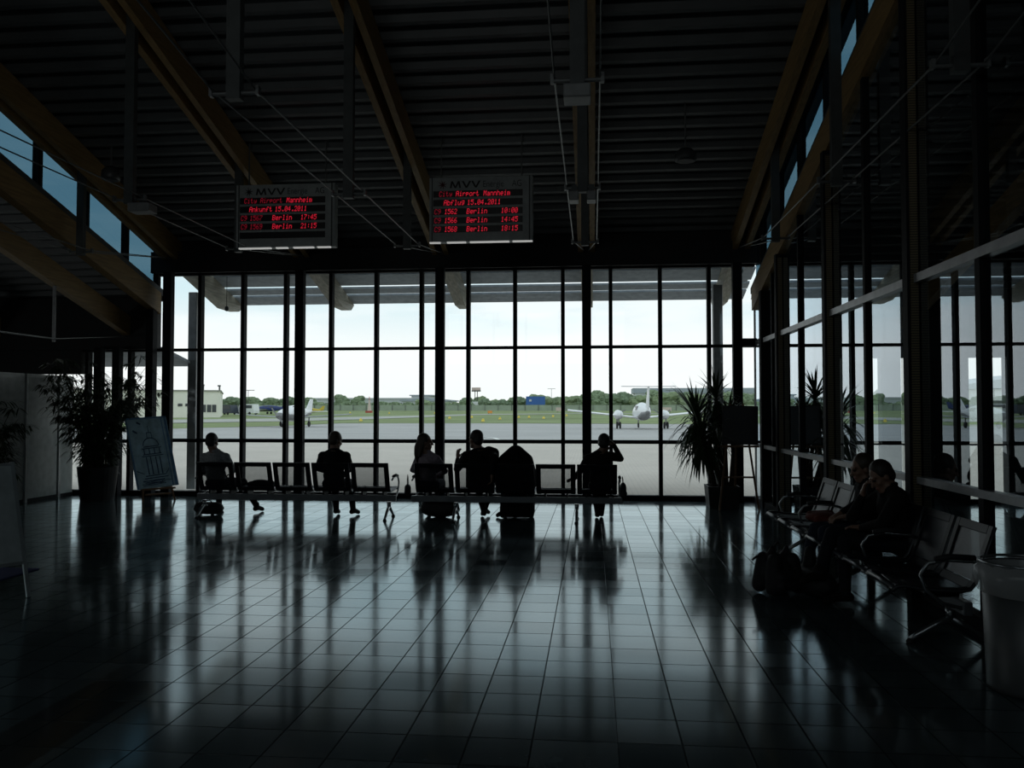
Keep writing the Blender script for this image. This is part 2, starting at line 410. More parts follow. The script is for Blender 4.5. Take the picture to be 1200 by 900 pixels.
# rafters with their under-slung struts and rods
STY = (6.11, 9.12, 12.1)
for k, x in enumerate(COLX):
    rf = sempty('roof_beam', (x+(.09 if k == 4 else 0), 0, 0))
    xs = (-.105, .105)
    for sx in xs:
        y0, y1 = -1.95, 15.25
        b = MB(); o = []
        for dx in (-.045, .045):
            o.append([(sx+dx, y0, zr(y0, RB)), (sx+dx, y1, zr(y1, RB)), (sx+dx, y1, zr(y1, DK)), (sx+dx, y0, zr(y0, DK))])
        b.rings(o); b.build('plank', M['glulam'], rf)
    # pale boxed-in tail outside
    b = MB(); o = []
    for dx in (-.11, .11):
        o.append([(dx, 15.2, zr(15.2, RB)-.005), (dx, 17.05, zr(17.05, RB)-.005), (dx, 17.66, zr(17.66, RB)+.165), (dx, 17.87, zr(17.87, DK)-.03), (dx, 17.87, zr(17.87, DK)-.005), (dx, 15.2, zr(15.2, DK)-.01)])
    b.rings(o); b.build('boxed_tail', M['tail'], rf)
    if k in (1, 2, 3, 4) or k == 0:
        for y in STY:
            zt = zr(y, RB)+.25
            st = MB().box(-.055, y-.04, 4.02, .055, y+.04, zt).build('strut', M['strut'], rf)
            cb = MB().tube((-.19, y, 4.07), (.19, y, 4.07), .016)
            cb.box(-.20, y-.025, 4.05, -.175, y+.025, 4.12); cb.box(.175, y-.025, 4.05, .20, y+.025, 4.12)
            cb.build('crossbar', M['rod'], st)
        for sx in (-.17, .17):
            MB().path([(sx*.25, 14.8, 4.47), (sx, 12.1, 4.09), (sx, 9.12, 4.09), (sx, 6.11, 4.09), (sx, 3.1, 4.6), (sx, 0, 5.6)], .008, 6).build('tie_rod', M['rod'], rf)
# aisle beams
for x, strut in ((-8.78, True), (-11.4, False), (5.4, False)):
    z0 = 2.98 if x < 0 else 3.0
    rf = sempty('roof_beam', (x, 0, 0)); y0, y1 = -1.9, 14.9
    MB().rings([[(dx, y0, zr(y0, z0)), (dx, y1, zr(y1, z0)), (dx, y1, zr(y1, z0+.36)), (dx, y0, zr(y0, z0+.36))] for dx in (-.07, .07)]).build('plank', M['glulam'], rf)
    if strut:
        for y in (12.72, 9.7):
            MB().tube((0, y, 2.73), (0, y, zr(y, z0)+.02), .028).build('strut', M['rail'], rf)
        for sx in (-.05, .05):
            MB().path([(sx, 14.8, 3.0), (sx, 12.72, 2.78), (sx, 9.7, 2.78), (sx, 4, 4.2)], .008, 6).build('tie_rod', M['rod'], rf)

# clerestories: lower timber beam, mullions, panes
def clerestory(n, x, ys, beam_z, side):
    w = sempty('window_%d' % n, (x, 0, 0)); y0, y1 = -1.9, 14.95
    h = .40
    MB().rings([[(dx, y0, zr(y0, beam_z)), (dx, y1, zr(y1, beam_z)), (dx, y1, zr(y1, beam_z+h)), (dx, y0, zr(y0, beam_z+h))] for dx in (-.08, .08)]).build('timber_sill', M['glulam'], w)
    zb, zt = beam_z+h, RB+.27
    MB().poly([(0, y0, zr(y0, zb)), (0, y1, zr(y1, zb)), (0, y1, zr(y1, zt+.05)), (0, y0, zr(y0, zt+.05))]).build('glass_pane', M['glass_clere'], w)
    f = MB()
    for za, zc in ((zb, zb+.06), (zt-.05, zt+.02)):
        f.rings([[(dx, y0, zr(y0, za)), (dx, y1, zr(y1, za)), (dx, y1, zr(y1, zc)), (dx, y0, zr(y0, zc))] for dx in (-.04, .04)])
    f.build('window_frame', M['black_frame'], w)
    for y in ys:
        MB().hexa([(dx, yy, z) for z, dx, yy in ((zr(y-.05, zb), -.05, y-.05), (zr(y-.05, zb), .05, y-.05), (zr(y+.05, zb), .05, y+.05), (zr(y+.05, zb), -.05, y+.05),
                  (zr(y-.05, zt), -.05, y-.05), (zr(y-.05, zt), .05, y-.05), (zr(y+.05, zt), .05, y+.05), (zr(y+.05, zt), -.05, y+.05))]).build('mullion', M['black_frame'], w)
YS = [14.93]+[13.84-1.17*i for i in range(0, 12)]
struct(MB().hexa([(x, y, zr(y, DK)+dz) for dz in (-.05, -.02) for x, y in ((XR+.06, -1.9), (XR+.22, -1.9), (XR+.22, 16.9), (XR+.06, 16.9))]).build('trim_6', M['hall_dark']))
clerestory(11, XL-.02, YS, 3.42, -1)
clerestory(12, XR+.02, [14.3-1.31*i for i in range(0, 10)], 3.36, 1)

# facade bays
def bay(n, x0, x1, mulls, z1=4.2, tz=(1.04, 2.75), dark_low=False):
    w = sempty('window_%d' % n)
    xs = [x0]+list(mulls)+[x1]
    for x in mulls:
        MB().box(x-.033, 14.93, .02, x+.033, 15.07, z1).build('mullion', M['black_frame'], w)
    MB().box(x0, 14.94, 0, x1, 15.08, .09).build('bottom_rail', M['black_frame'], w)
    for t in tz:
        h = .033 if t < 2 else .026
        MB().box(x0, 14.945, t-h, x1, 15.055, t+h).build('transom', M['black_frame'], w)
    MB().box(x0, 14.95, z1-.04, x1, 15.05, z1+.02).build('head_rail', M['black_frame'], w)
    b = MB()
    for a, c in zip(xs[:-1], xs[1:]):
        zz = [.09]+list(tz)+[z1]
        for p, q in zip(zz[:-1], zz[1:]):
            b.poly([(a, 15.0, p), (c, 15.0, p), (c, 15.0, q), (a, 15.0, q)])
    b.build('glass_pane', M['glass'], w)
bay(1, XL, COLX[0], [])
for i in range(4): bay(2+i, COLX[i], COLX[i+1], MULL[i])
bay(6, COLX[4], XR, [])
struct(MB().box(2.58, 14.7, 2.72, 2.84, 14.95, 2.86).build('trim_5', M['black_frame']))
# left aisle glazing
bay(7, -10.9, XL, [-9.63, -8.77], 2.76, (1.02,))
bay(8, -14, -10.9, [-12.4], 2.76, (1.02,))
# right aisle end wall with upright windows
rw = [(4.08, 4.34), (4.72, 4.98), (5.30, 5.58), (6.42, 7.05), (7.5, 7.9)]
b = MB(); x = XR
for a, c in rw:
    b.box(x, 14.9, 0, a, 15.1, 3.7); b.box(a, 14.9, 2.52, c, 15.1, 3.7); x = c
b.box(x, 14.9, 0, 8, 15.1, 3.7)
struct(b.build('wall_right_end', M['wall']))
w = sempty('window_9')
b = MB(); f = MB()
for a, c in rw:
    b.poly([(a, 15, 0.05), (c, 15, .05), (c, 15, 2.52), (a, 15, 2.52)])
    f.box(a, 14.95, 0, c, 15.05, .08); f.box(a, 14.95, 1.0, c, 15.05, 1.03)
b.build('glass_pane', M['glass'], w); f.build('window_frame', M['black_frame'], w)

# glazed partition along the right side
pw = sempty('wall_partition')
PX = XR
for y, wx, wy in ((14.15, .08, .16), (11.72, .04, .06), (8.95, .035, .07), (6.38, .04, .08), (3.7, .04, .08), (1.1, .04, .08), (13.5, .03, .05)):
    MB().box(PX-wx, y-wy/2, 0, PX+wx, y+wy/2, zr(y, 3.36)).build('post', M['black_frame'], pw)
for y in (12.87, 10.25, 7.63, 5.0, 2.4):
    c = MB().box(PX-.10, y-.06, 0, PX+.07, y+.06, zr(y, 3.36)).build('timber_post', M['column'], pw)
    MB().box(PX-.075, y-.072, .02, PX-.01, y-.058, zr(y, 3.30)).build('slotted_strip', M['slotted'], c)
MB().box(PX-.05, -1.9, 2.735, PX+.03, 14.9, 2.81).build('upper_rail', M['rail'], pw)
MB().box(PX-.05, -1.9, .975, PX+.03, 14.9, 1.035).build('hand_rail', M['rail'], pw)
MB().box(PX-.05, -1.9, 0, PX+.05, 14.9, .10).build('bottom_rail', M['black_frame'], pw)
b = MB(); ys = [-1.9, 1.1, 3.7, 6.38, 8.95, 11.72, 14.9]
for a, c in zip(ys[:-1], ys[1:]):
    b.poly([(PX, a, .1), (PX, c, .1), (PX, c, zr(c, 3.4)), (PX, a, zr(a, 3.4))])
b.build('glass_pane', M['glass_part'], pw)

# pale dividers on the left
for i, (y0, y1) in enumerate(((14.48, 14.92), (13.58, 14.45), (12.68, 13.55), (11.78, 12.65), (10.88, 11.75))):
    t = thing('divider_panel', ['pale grey-green divider panel nearest the window, partly behind the bamboo', 'pale divider panel second from the window, with a dark slot beside its post',
               'pale divider panel third from the window, at the frame edge behind the leaves', 'pale divider panel fourth from the window', 'pale divider panel farthest from the window'][i], 'panel', (-9.88, y0, 0), 0, 'pale divider panels')
    MB().box(-.025, .03, .06, .025, y1-y0-.03, 2.23).build('panel_face', M['divider'], t)
    MB().box(-.035, -.03, 0, .045, .03, 2.25).build('post', M['divider_post'], t)
    MB().box(-.03, .03, 2.20, .03, y1-y0-.03, 2.25).build('top_rail', M['divider_post'], t)
    MB().box(-.03, .03, 0, .03, y1-y0-.03, .06).build('bottom_rail', M['black_frame'], t)

# ------------------------------------------------------------------ beam benches
PITCH = .592
def bench(n, loc, rotz, label, legs, arms, group, ext=.06, back='perf'):
    t = thing('waiting_bench', label, 'bench', loc, rotz, group)
    L_ = n*PITCH
    MB().box(-L_/2-ext, -.03, .258, L_/2+ext, .03, .350).build('beam', M['beam_bar'], t, bevel=.008)
    prof = [(-.215, .835), (-.17, .70), (-.125, .56), (-.085, .46), (-.05, .415), (.0, .405), (.12, .404), (.27, .415), (.37, .432), (.42, .430), (.45, .40)]
    for i in range(n):
        cx = (i-(n-1)/2)*PITCH
        f = MB()
        def strip(x0, x1, pts, th=.014):
            R = []
            for j, (y, z) in enumerate(pts):
                a = V((0,)+pts[max(j-1, 0)]); c = V((0,)+pts[min(j+1, len(pts)-1)]); d = (c-a).normalized(); nn = V((0, -d.z, d.y))
                p = V((0, y, z))
                R.append([V((x0, 0, 0))+p+nn*th, V((x1, 0, 0))+p+nn*th, V((x1, 0, 0))+p-nn*th, V((x0, 0, 0))+p-nn*th])
            f.rings(R)
        hw = .276
        strip(cx-hw, cx-hw+.062, prof); strip(cx+hw-.062, cx+hw, prof)
        strip(cx-hw+.062, cx+hw-.062, [prof[0], (-.195, .775)])
        strip(cx-hw+.062, cx+hw-.062, [(-.085, .46), (-.05, .408)])
        # bracket down to the beam
        for bx in (-.16, .16):
            f.box(cx+bx-.012, -.02, .34, cx+bx+.012, .20, .40)
        seat = f.build('seat', M['seat_frame'], t, bevel=.004)
        b = MB()
        for (y, z), (y2, z2) in zip([(-.195, .775), (-.17, .70), (-.125, .56), (-.085, .465)][:-1], [(-.17, .70), (-.125, .56), (-.085, .465)]):
            b.poly([(cx-hw+.06, y, z), (cx+hw-.06, y, z), (cx+hw-.06, y2, z2), (cx-hw+.06, y2, z2)])
        b.build('perforated_back', M[back], seat)
        b = MB(); pp = prof[4:9]
        for (y, z), (y2, z2) in zip(pp[:-1], pp[1:]):
            b.poly([(cx-hw+.06, y, z), (cx+hw-.06, y, z), (cx+hw-.06, y2, z2), (cx-hw+.06, y2, z2)])
        b.build('perforated_pan', M['perf2'], seat)
        b = MB()
        b.path([(cx-hw+.02, .435, .418), (cx+hw-.02, .435, .418)], .019, 8)
        b.build('front_edge', M['seat_edge'], seat, True)
        for sx in (-1, 1):
            MB().path([(cx+sx*hw, y, z) for y, z in prof], .010, 6).build('edge_tube', M['seat_edge'], seat, True)
    for x in legs:
        g = MB()
        g.path([(x, 0, .25), (x, .0, .17)], [.035, .028], 8)
        g.path([(x, .0, .18), (x, .10, .13), (x, .22, .06), (x, .27, .025)], [.026, .024, .02, .018], 8)
        g.path([(x, .0, .18), (x, -.10, .13), (x, -.20, .06), (x, -.25, .025)], [.026, .024, .02, .018], 8)
        leg = g.build('leg', M['chrome'], t, True)
        for y in (.27, -.25):
            MB().lathe([(.026, 0), (.03, .006), (.026, .018), (.012, .03)], 10, (x, y, 0)).build('foot', M['rubber'], leg, True)
    for x in arms:
        a = MB().path([(x, .02, .30), (x, .15, .33), (x, .26, .42), (x, .29, .52), (x, .24, .595), (x, .12, .62), (x, -.06, .61), (x, -.14, .585)], .013, 8).build('armrest', M['chrome'], t, True)
        MB().path([(x, .20, .622), (x, .10, .64), (x, -.06, .632)], .022, 8).build('arm_pad', M['rubber'], a, True)
    return t

GB = 'beam benches of the waiting hall'
bench(5, (-4.455, 12.12, 0), 0, 'left of the two black benches facing the window, five perforated seats, two people on it', (-1.43, 1.43), (-1.51, 1.51), GB)
bench(5, (-1.13, 12.10, 0), 0, 'black bench before the window nearer the yucca, four people and one empty seat', (-.89, .89), (-1.51, 1.51), GB, .07)
bench(7, (2.46, 7.90, 0), PI/2, 'long black bench along the glass partition, two people and bags beside it', (-1.85, 0, 1.82), (-2.10, -.89, 1.18, 2.10), GB, .06, 'perf3')

# ------------------------------------------------------------------ people
def rot(yaw=0, pitch=0, roll=0):
    """yaw turns towards the person's left (degrees), pitch nods down, roll tips to the person's right"""
    return (Matrix.Rotation(math.radians(yaw), 3, 'Z') @ Matrix.Rotation(math.radians(-pitch), 3, 'X') @ Matrix.Rotation(math.radians(roll), 3, 'Y'))

class Fig:
    def __init__(s): s.p = []
    def cap(s, a, ra, b, rb, k): s.p.append(('c', V(a), ra, V(b), rb, k))
    def ell(s, c, r, k, mx=None): s.p.append(('e', V(c), V(r), mx if mx is not None else Matrix.Identity(3), k))
    def chain(s, pts, rs, k):
        for i in range(len(pts)-1): s.cap(pts[i], rs[i], pts[i+1], rs[i+1], k)
    def build(s, name, mats, voxel, parent=None, smooth=3):
        b = MB()
        for q in s.p:
            if q[0] == 'c':
                _, a, ra, c, rb, k = q
                d = c-a; ln = max(d.length, 1e-5); t = d/ln
                pts = []; rs = []
                for j in range(1, 5):
                    th = PI/2*j/4; pts.append(a-t*ra*math.cos(th)); rs.append(ra*math.sin(th))
                for j in range(4, 0, -1):
                    th = PI/2*j/4; pts.append(c+t*rb*math.cos(th)); rs.append(rb*math.sin(th))
                b.path(pts, rs, 10)
            else:
                b.ell(q[1], q[2], q[3], 16, 10)
        o = b.build(name, None)
        rm = o.modifiers.new('r', 'REMESH'); rm.mode = 'VOXEL'; rm.voxel_size = voxel; rm.use_smooth_shade = True
        sm = o.modifiers.new('s', 'SMOOTH'); sm.factor = .5; sm.iterations = smooth
        dg = bpy.context.evaluated_depsgraph_get(); dg.update()
        me = bpy.data.meshes.new_from_object(o.evaluated_get(dg))
        o.modifiers.clear(); o.data = me; me.name = name
        keys = []
        for q in s.p:
            if q[-1] not in keys: keys.append(q[-1])
        me.materials.clear()
        for k in keys: me.materials.append(mats[k])
        nf = len(me.polygons); c = np.empty(nf*3, dtype=np.float32); me.polygons.foreach_get('center', c); c = c.reshape(-1, 3)
        best = np.full(nf, 1e9, np.float32); idx = np.zeros(nf, np.int32)
        for q in s.p:
            if q[0] == 'c':
                a = np.array(q[1], np.float32); d = np.array(q[3]-q[1], np.float32); l2 = max(float(d@d), 1e-9)
                t = np.clip(((c-a)@d)/l2, 0, 1); r = q[2]+(q[4]-q[2])*t
                dist = np.linalg.norm(c-a-t[:, None]*d, axis=1)-r
            else:
                R = np.array(q[3], np.float32); loc = (c-np.array(q[1], np.float32))@R
                rr = np.array(q[2], np.float32); dist = (np.linalg.norm(loc/rr, axis=1)-1)*float(min(rr))
            m = dist < best; best[m] = dist[m]; idx[m] = keys.index(q[-1])
        me.polygons.foreach_set('material_index', idx); me.polygons.foreach_set('use_smooth', [True]*nf); me.update()
        if parent is not None: o.parent = parent
        return o

def head(F, c, R, neck, s=1.0, cover=None):
    c = V(c)
    P = lambda x, y, z: c+R @ V((x*s, y*s, z*s))
    r = lambda *a: tuple(q*s for q in a)
    F.ell(P(0, -.012, .022), r(.074, .092, .095), 'skin', R)
    F.ell(P(0, .030, -.038), r(.058, .060, .080), 'skin', R)
    F.ell(P(0, .055, -.092), r(.034, .034, .026), 'skin', R)
    for sx in (-1, 1):
        F.cap(P(sx*.052, .01, -.075), .022*s, P(sx*.02, .06, -.095), .02*s, 'skin')
        F.ell(P(sx*.076, -.004, -.015), r(.011, .021, .031), 'skin', R)
        F.ell(P(sx*.030, .082, .004), r(.013, .011, .009), 'eye', R)
        F.cap(P(sx*.016, .087, .024), .010*s, P(sx*.046, .074, .026), .009*s, 'skin')
        F.ell(P(sx*.04, .062, -.03), r(.022, .02, .02), 'skin', R)
    F.cap(P(0, .088, .008), .009*s, P(0, .110, -.034), .0135*s, 'skin')
    F.ell(P(0, .087, -.066), r(.024, .011, .010), 'lip', R)
    F.cap(V(neck), .062*s, P(0, -.022, -.07), .054*s, cover or 'skin')
    return P

def hand(F, wr, d, nrm, side, curl=25, k='skin', s=1.0):
    """palm, four fingers of unequal length and a thumb; d along the hand, nrm out of its back, side +1 puts the thumb along d x nrm"""
    wr = V(wr); d = V(d).normalized(); nrm = V(nrm); nrm = (nrm-d*nrm.dot(d)).normalized(); sd = d.cross(nrm)*side
    R = Matrix((sd, d, nrm)).transposed()
    F.cap(wr-d*.02*s, .026*s, wr+d*.03*s, .027*s, k)
    F.ell(wr+d*.055*s, (.043*s, .055*s, .018*s), k, R)
    for off, ln in ((.033, .070), (.011, .080), (-.011, .074), (-.033, .056)):
        dd = (d+sd*off*4).normalized(); p = wr+d*.095*s+sd*off*s
        a1 = math.radians(curl); a2 = math.radians(curl*2.3)
        q = p+(dd*math.cos(a1)-nrm*math.sin(a1))*ln*.5*s
        e = q+(dd*math.cos(a2)-nrm*math.sin(a2))*ln*.5*s
        F.cap(p, .0098*s, q, .009*s, k); F.cap(q, .009*s, e, .0078*s, k)
    p = wr+d*.03*s+sd*.034*s; q = p+(d*.75+sd*.75-nrm*.25).normalized()*.036*s; e = q+(d*.95+sd*.35-nrm*.3).normalized()*.032*s
    F.cap(p, .014*s, q, .011*s, k); F.cap(q, .011*s, e, .009*s, k)

def person(loc, rotz, label, o, group=None):
    """o: pose; x to the person's right, y ahead, z up; the seat is at .43"""
    F = Fig(); s = o.get('s', 1.0); top = 'top'
    hip = V(o.get('hip', (0, .04, .51)))
    R = rot(o.get('twist', 0), o.get('lean', 0), o.get('tip', 0))
    up = R @ V((0, 0, 1)); rt = R @ V((1, 0, 0)); fw = R @ V((0, 1, 0))
    w = o.get('w', 1.0)
    F.ell(hip, (.17*w, .135, .11), 'pants')
    F.ell(hip+up*.13*s, (.155*w, .115*w, .15), top, R)
    F.ell(hip+up*.31*s, (.170*w, .118*w, .17), top, R)
    F.ell(hip+up*.40*s-fw*.02, (.165*w, .10*w, .11), top, R)
    shz = o.get('shz', .425)*s; shw = .165*w
    sl = hip+up*(shz+o.get('lsh', 0))-rt*shw; sr = hip+up*(shz+o.get('rsh', 0))+rt*shw
    F.cap(sl, .070*w, sr, .070*w, top)
    nb = hip+up*(.52*s)
    F.cap(hip+up*.45*s, .095*w, nb+up*.0, .062, top)
    F.cap(sl+rt*.03, .068, nb-up*.0, .055, top); F.cap(sr-rt*.03, .068, nb-up*.0, .055, top)
    hc = nb+up*.150*s+V(o.get('hoff', (0, .02, 0)))
    HR = rot(*o.get('head', (0, 0, 0)))
    cov = o.get('cover')
    P = head(F, hc, HR, nb-up*.02, 1.15*s, cov)
    if o.get('collar', True):
        for a in range(8):
            an = a*PI/4; an2 = an+PI/4
            F.cap(nb+up*.012+(rt*math.cos(an)*.062+fw*math.sin(an)*.062), .018, nb+up*.012+(rt*math.cos(an2)*.062+fw*math.sin(an2)*.062), .018, top)
    for sh, key, side in ((sl, 'L', -1), (sr, 'R', 1)):
        el, wr, hd, hn, cu = o[key]
        el, wr = V(el), V(wr)
        F.cap(sh, .064*w, sh+(el-sh)*.4, .060*w, top); F.cap(sh+(el-sh)*.4, .060*w, el, .048*w, top)
        F.cap(el, .048*w, wr-(wr-el)*.08, .034, top)
        hand(F, wr, hd, hn, o.get('thumb'+key, -side), cu, s=.97)
    for key, sx in (('l', -1), ('r', 1)):
        kn, an, toe = [V(q) for q in o[key]]
        hj = hip+V((sx*.09, .02, -.005))
        F.cap(hj, .088, hj+(kn-hj)*.5, .078, 'pants'); F.cap(hj+(kn-hj)*.5, .078, kn, .060, 'pants')
        F.cap(kn, .060, kn+(an-kn)*.35, .058, 'pants'); F.cap(kn+(an-kn)*.35, .058, an, .045, 'pants')
        td = (toe-an); td.z = 0; td.normalize()
        F.cap(an-td*.035-V((0, 0, .035)), .040, an+td*.07-V((0, 0, .035)), .038, 'shoe'); F.cap(an+td*.07-V((0, 0, .035)), .038, toe, .032, 'shoe')
        F.cap(an+V((0, 0, .03)), .043, an-V((0, 0, .03)), .042, 'shoe')
    for ex in o.get('extra', []): ex(F, hip, R)
    mats = dict(skin=M['skin'], lip=M['lip'], eye=M['eye'], top=M[o['top']], pants=M[o['pants']], shoe=M[o.get('shoe', 'shoe')], robe=M['robe'])
    b = F.build('person', mats, o.get('voxel', .0085))
    b.location = loc; b.rotation_euler = (0, 0, rotz)
    tag(b, label, 'person', group)
    H = Fig(); hs = 1.15*s
    p = lambda x, y, z: hc+HR @ V((x*hs, y*hs, z*hs))
    style = o.get('hair')
    if style in ('short', 'long'):
        hb = o.get('full', 1.0)
        H.ell(p(0, -.026*hb, .042), (.081*hs*hb, .093*hs, .086*hs*hb), 'hair', HR)
        H.ell(p(0, -.055, -.01), (.074*hs, .062*hs, .075*hs), 'hair', HR)
        for sx in (-1, 1): H.ell(p(sx*.066, -.012, .03), (.017*hs, .05*hs, .045*hs), 'hair', HR)
    if style == 'long':
        H.chain([p(0, -.06, .02), p(0, -.095, -.08), p(-.01, -.10, -.18), p(-.02, -.09, -.27)], [.065, .062, .055, .03], 'hair')
        for sx in (-1, 1): H.chain([p(sx*.06, -.02, .02), p(sx*.07, -.05, -.08), p(sx*.06, -.07, -.2)], [.03, .032, .02], 'hair')
    if style:
        H.build('hair', {'hair': M[o.get('hairc', 'hair_dark')]}, .010, b)
    return b

seat_l = ((-.10, .47, .50), (-.11, .44, .10), (-.12, .60, .035))
seat_r = ((.10, .47, .50), (.11, .44, .10), (.12, .60, .035))
lapL = ((-.25, .03, .74), (-.10, .26, .64), (.5, .8, -.25), (0, 0, 1), 25)
lapR = ((.25, .03, .74), (.10, .26, .64), (-.5, .8, -.25), (0, 0, 1), 25)

FY = 12.14
# boy or man in grey at the far left
person((-5.72, FY, 0), 0, 'person in a grey shirt on the leftmost occupied seat before the window, seen from behind',
       dict(s=.93, w=1.0, top='top_grey', pants='pants', hair='short', lean=-6, hip=(0, .02, .505), head=(-3, 8, 0), hoff=(-.05, .02, .01), L=((-.24, .05, .70), (-.08, .28, .62), (.5, .8, -.2), (0, 0, 1), 25),
            R=((.25, .05, .70), (.12, .30, .62), (-.4, .8, -.2), (0, 0, 1), 25), l=((-.16, .46, .50), (-.2, .55, .10), (-.22, .71, .035)), r=((.24, .44, .49), (.44, .50, .10), (.47, .66, .035))))
person((-3.88, FY, 0), 0, 'person in a dark jacket on the fourth seat of the left window bench',
       dict(s=.96, w=1.08, top='top_black', pants='pants', hair='short', hairc='hair_brown', lean=2, hip=(0, .02, .51), head=(-22, 16, 0), hoff=(.01, .03, 0), L=lapL, R=lapR,
            l=((-.11, .44, .49), (-.05, .30, .10), (-.06, .45, .035)), r=((.13, .44, .49), (.22, .28, .10), (.26, .43, .035))))
person((-2.42, FY, 0), 0, 'person with long hair in a pale mauve top, turned in profile to the neighbour',
       dict(s=.92, w=.90, top='top_mauve', pants='jeans', hair='long', hairc='hair_brown', lean=-4, hip=(-.02, .02, .505), head=(-78, 2, 0), hoff=(-.03, .01, .02), collar=False, twist=-15, L=((-.26, .04, .72), (-.06, .26, .63), (.6, .7, -.2), (0, 0, 1), 25),
            R=((.22, .10, .70), (.08, .32, .63), (-.5, .8, -.2), (0, 0, 1), 25), l=seat_l, r=seat_r))
person((-1.70, FY, 0), 0, 'broad person in a black jacket gesturing with a raised hand, facing the long-haired neighbour',
       dict(s=1.0, w=1.16, top='top_black', pants='pants', hair='short', lean=-2, hip=(.02, .03, .51), head=(48, 4, 0), hoff=(-.06, .03, 0), twist=18, rsh=.03,
            L=((-.33, .16, .73), (-.32, .14, .89), (.05, .0, 1), (-.6, -.7, 0), 22), R=((.28, -.24, .93), (.25, -.27, .68), (-.05, -.1, -1), (1, 0, 0), 30),
            l=((-.08, .47, .50), (.06, .26, .10), (.02, .40, .035)), r=((.16, .46, .50), (.06, .36, .11), (.10, .50, .05)),
            extra=[lambda F, h, R: (F.cap(V((.17, -.02, 1.0)), .085, V((.25, -.03, .985)), .075, 'top'), F.cap(V((.245, -.02, .98)), .082, V((.23, .02, .62)), .085, 'top'))]))
# robe
def robe(F, h, R):
    F.ell((0, .0, .985), (.115, .12, .115), 'robe')
    F.cap((0, -.03, .99), .10, (0, -.04, .90), .13, 'robe')
    for sx in (-1, 1):
        F.chain([(sx*.03, -.02, 1.02), (sx*.16, -.02, .88), (sx*.21, 0, .70), (sx*.21, .02, .52)], [.075, .095, .09, .09], 'robe')
        F.chain([(sx*.12, .05, .50), (sx*.14, .42, .46), (sx*.16, .44, .14), (sx*.20, .44, .05)], [.11, .11, .09, .045], 'robe')
        F.chain([(sx*.10, -.02, .50), (sx*.14, .12, .36), (sx*.18, .16, .12), (sx*.21, .16, .05)], [.10, .10, .08, .045], 'robe')
    for x in (-.14, -.05, .05, .14):
        F.chain([(x, .22, .42), (x*1.2, .28, .2), (x*1.35, .30, .05)], [.11, .09, .045], 'robe')
    F.ell((0, .02, .74), (.22, .15, .26), 'robe')
    for y in (.18, .30, .42):
        F.cap((-.17, y, .10), .085, (.17, y, .10), .085, 'robe'); F.cap((-.15, y, .26), .09, (.15, y, .26), .09, 'robe')
person((-1.13, FY, 0), 0, 'person wholly wrapped in a black robe and head covering, its hem at the floor',
       dict(s=.80, w=.95, top='robe', pants='robe', hair=None, lean=4, hip=(0, .03, .505), head=(0, 14, 0), hoff=(0, .04, -.09), cover='robe', collar=False, L=((-.22, .06, .70), (-.06, .26, .62), (.6, .7, -.2), (0, 0, 1), 25),
            R=((.22, .06, .70), (.06, .26, .62), (-.6, .7, -.2), (0, 0, 1), 25), l=((-.12, .45, .49), (-.20, .30, .09), (-.30, .26, .035)), r=((.12, .45, .49), (.16, .36, .10), (.19, .50, .035)), extra=[robe]))
person((.10, FY, 0), 0, 'person in dark clothes holding a raised hand to the head, rightmost seat before the window',
       dict(s=.94, w=1.04, top='top_dark', pants='pants', hair='short', lean=-3, hip=(0, .02, .51), head=(-8, 6, 0), hoff=(.06, .02, 0), rsh=.03,
            R=((.30, .14, .90), (.20, .12, 1.11), (-.62, -.15, .55), (.4, .3, .6), 40), L=((-.28, .02, .74), (-.38, .12, .60), (-.6, .6, -.1), (0, 0, 1), 25),
            l=((-.08, .46, .50), (-.04, .28, .10), (-.05, .43, .035)), r=((.06, .47, .50), (.02, .36, .10), (.02, .52, .035))))
# the two on the bench along the partition (facing the hall)
person((2.60, 7.36, 0), PI/2, 'person in dark clothes on the partition bench, head propped on one hand, nearer the camera',
       dict(s=.90, w=1.10, top='top_dark', pants='pants', hair='short', full=1.14, lean=10, hip=(0, .01, .505), head=(12, 30, 10), hoff=(0, .04, -.05), voxel=.0075,
            L=((-.26, .24, .68), (-.06, .34, .62), (.6, .7, 0), (0, 0, 1), 25), R=((.20, .34, .68), (.075, .285, .885), (-.15, -.15, 1), (.3, .9, .1), 35),
            l=((-.12, .50, .51), (-.20, .52, .10), (-.22, .68, .035)), r=((.02, .56, .56), (-.16, .72, .26), (-.22, .86, .20))))
person((2.58, 8.0, 0), PI/2, 'person in dark clothes on the partition bench, farther from the waste bin',
       dict(s=.90, w=1.0, top='top_black', pants='jeans', hair='short', full=1.10, hairc='hair_brown', lean=4, hip=(0, .02, .505), head=(5, 16, 0), hoff=(0, .03, -.03), voxel=.0085,
            L=lapL, R=lapR, l=((-.12, .47, .50), (-.14, .48, .10), (-.14, .64, .035)), r=((.10, .49, .50), (.12, .60, .10), (.12, .76, .035))))

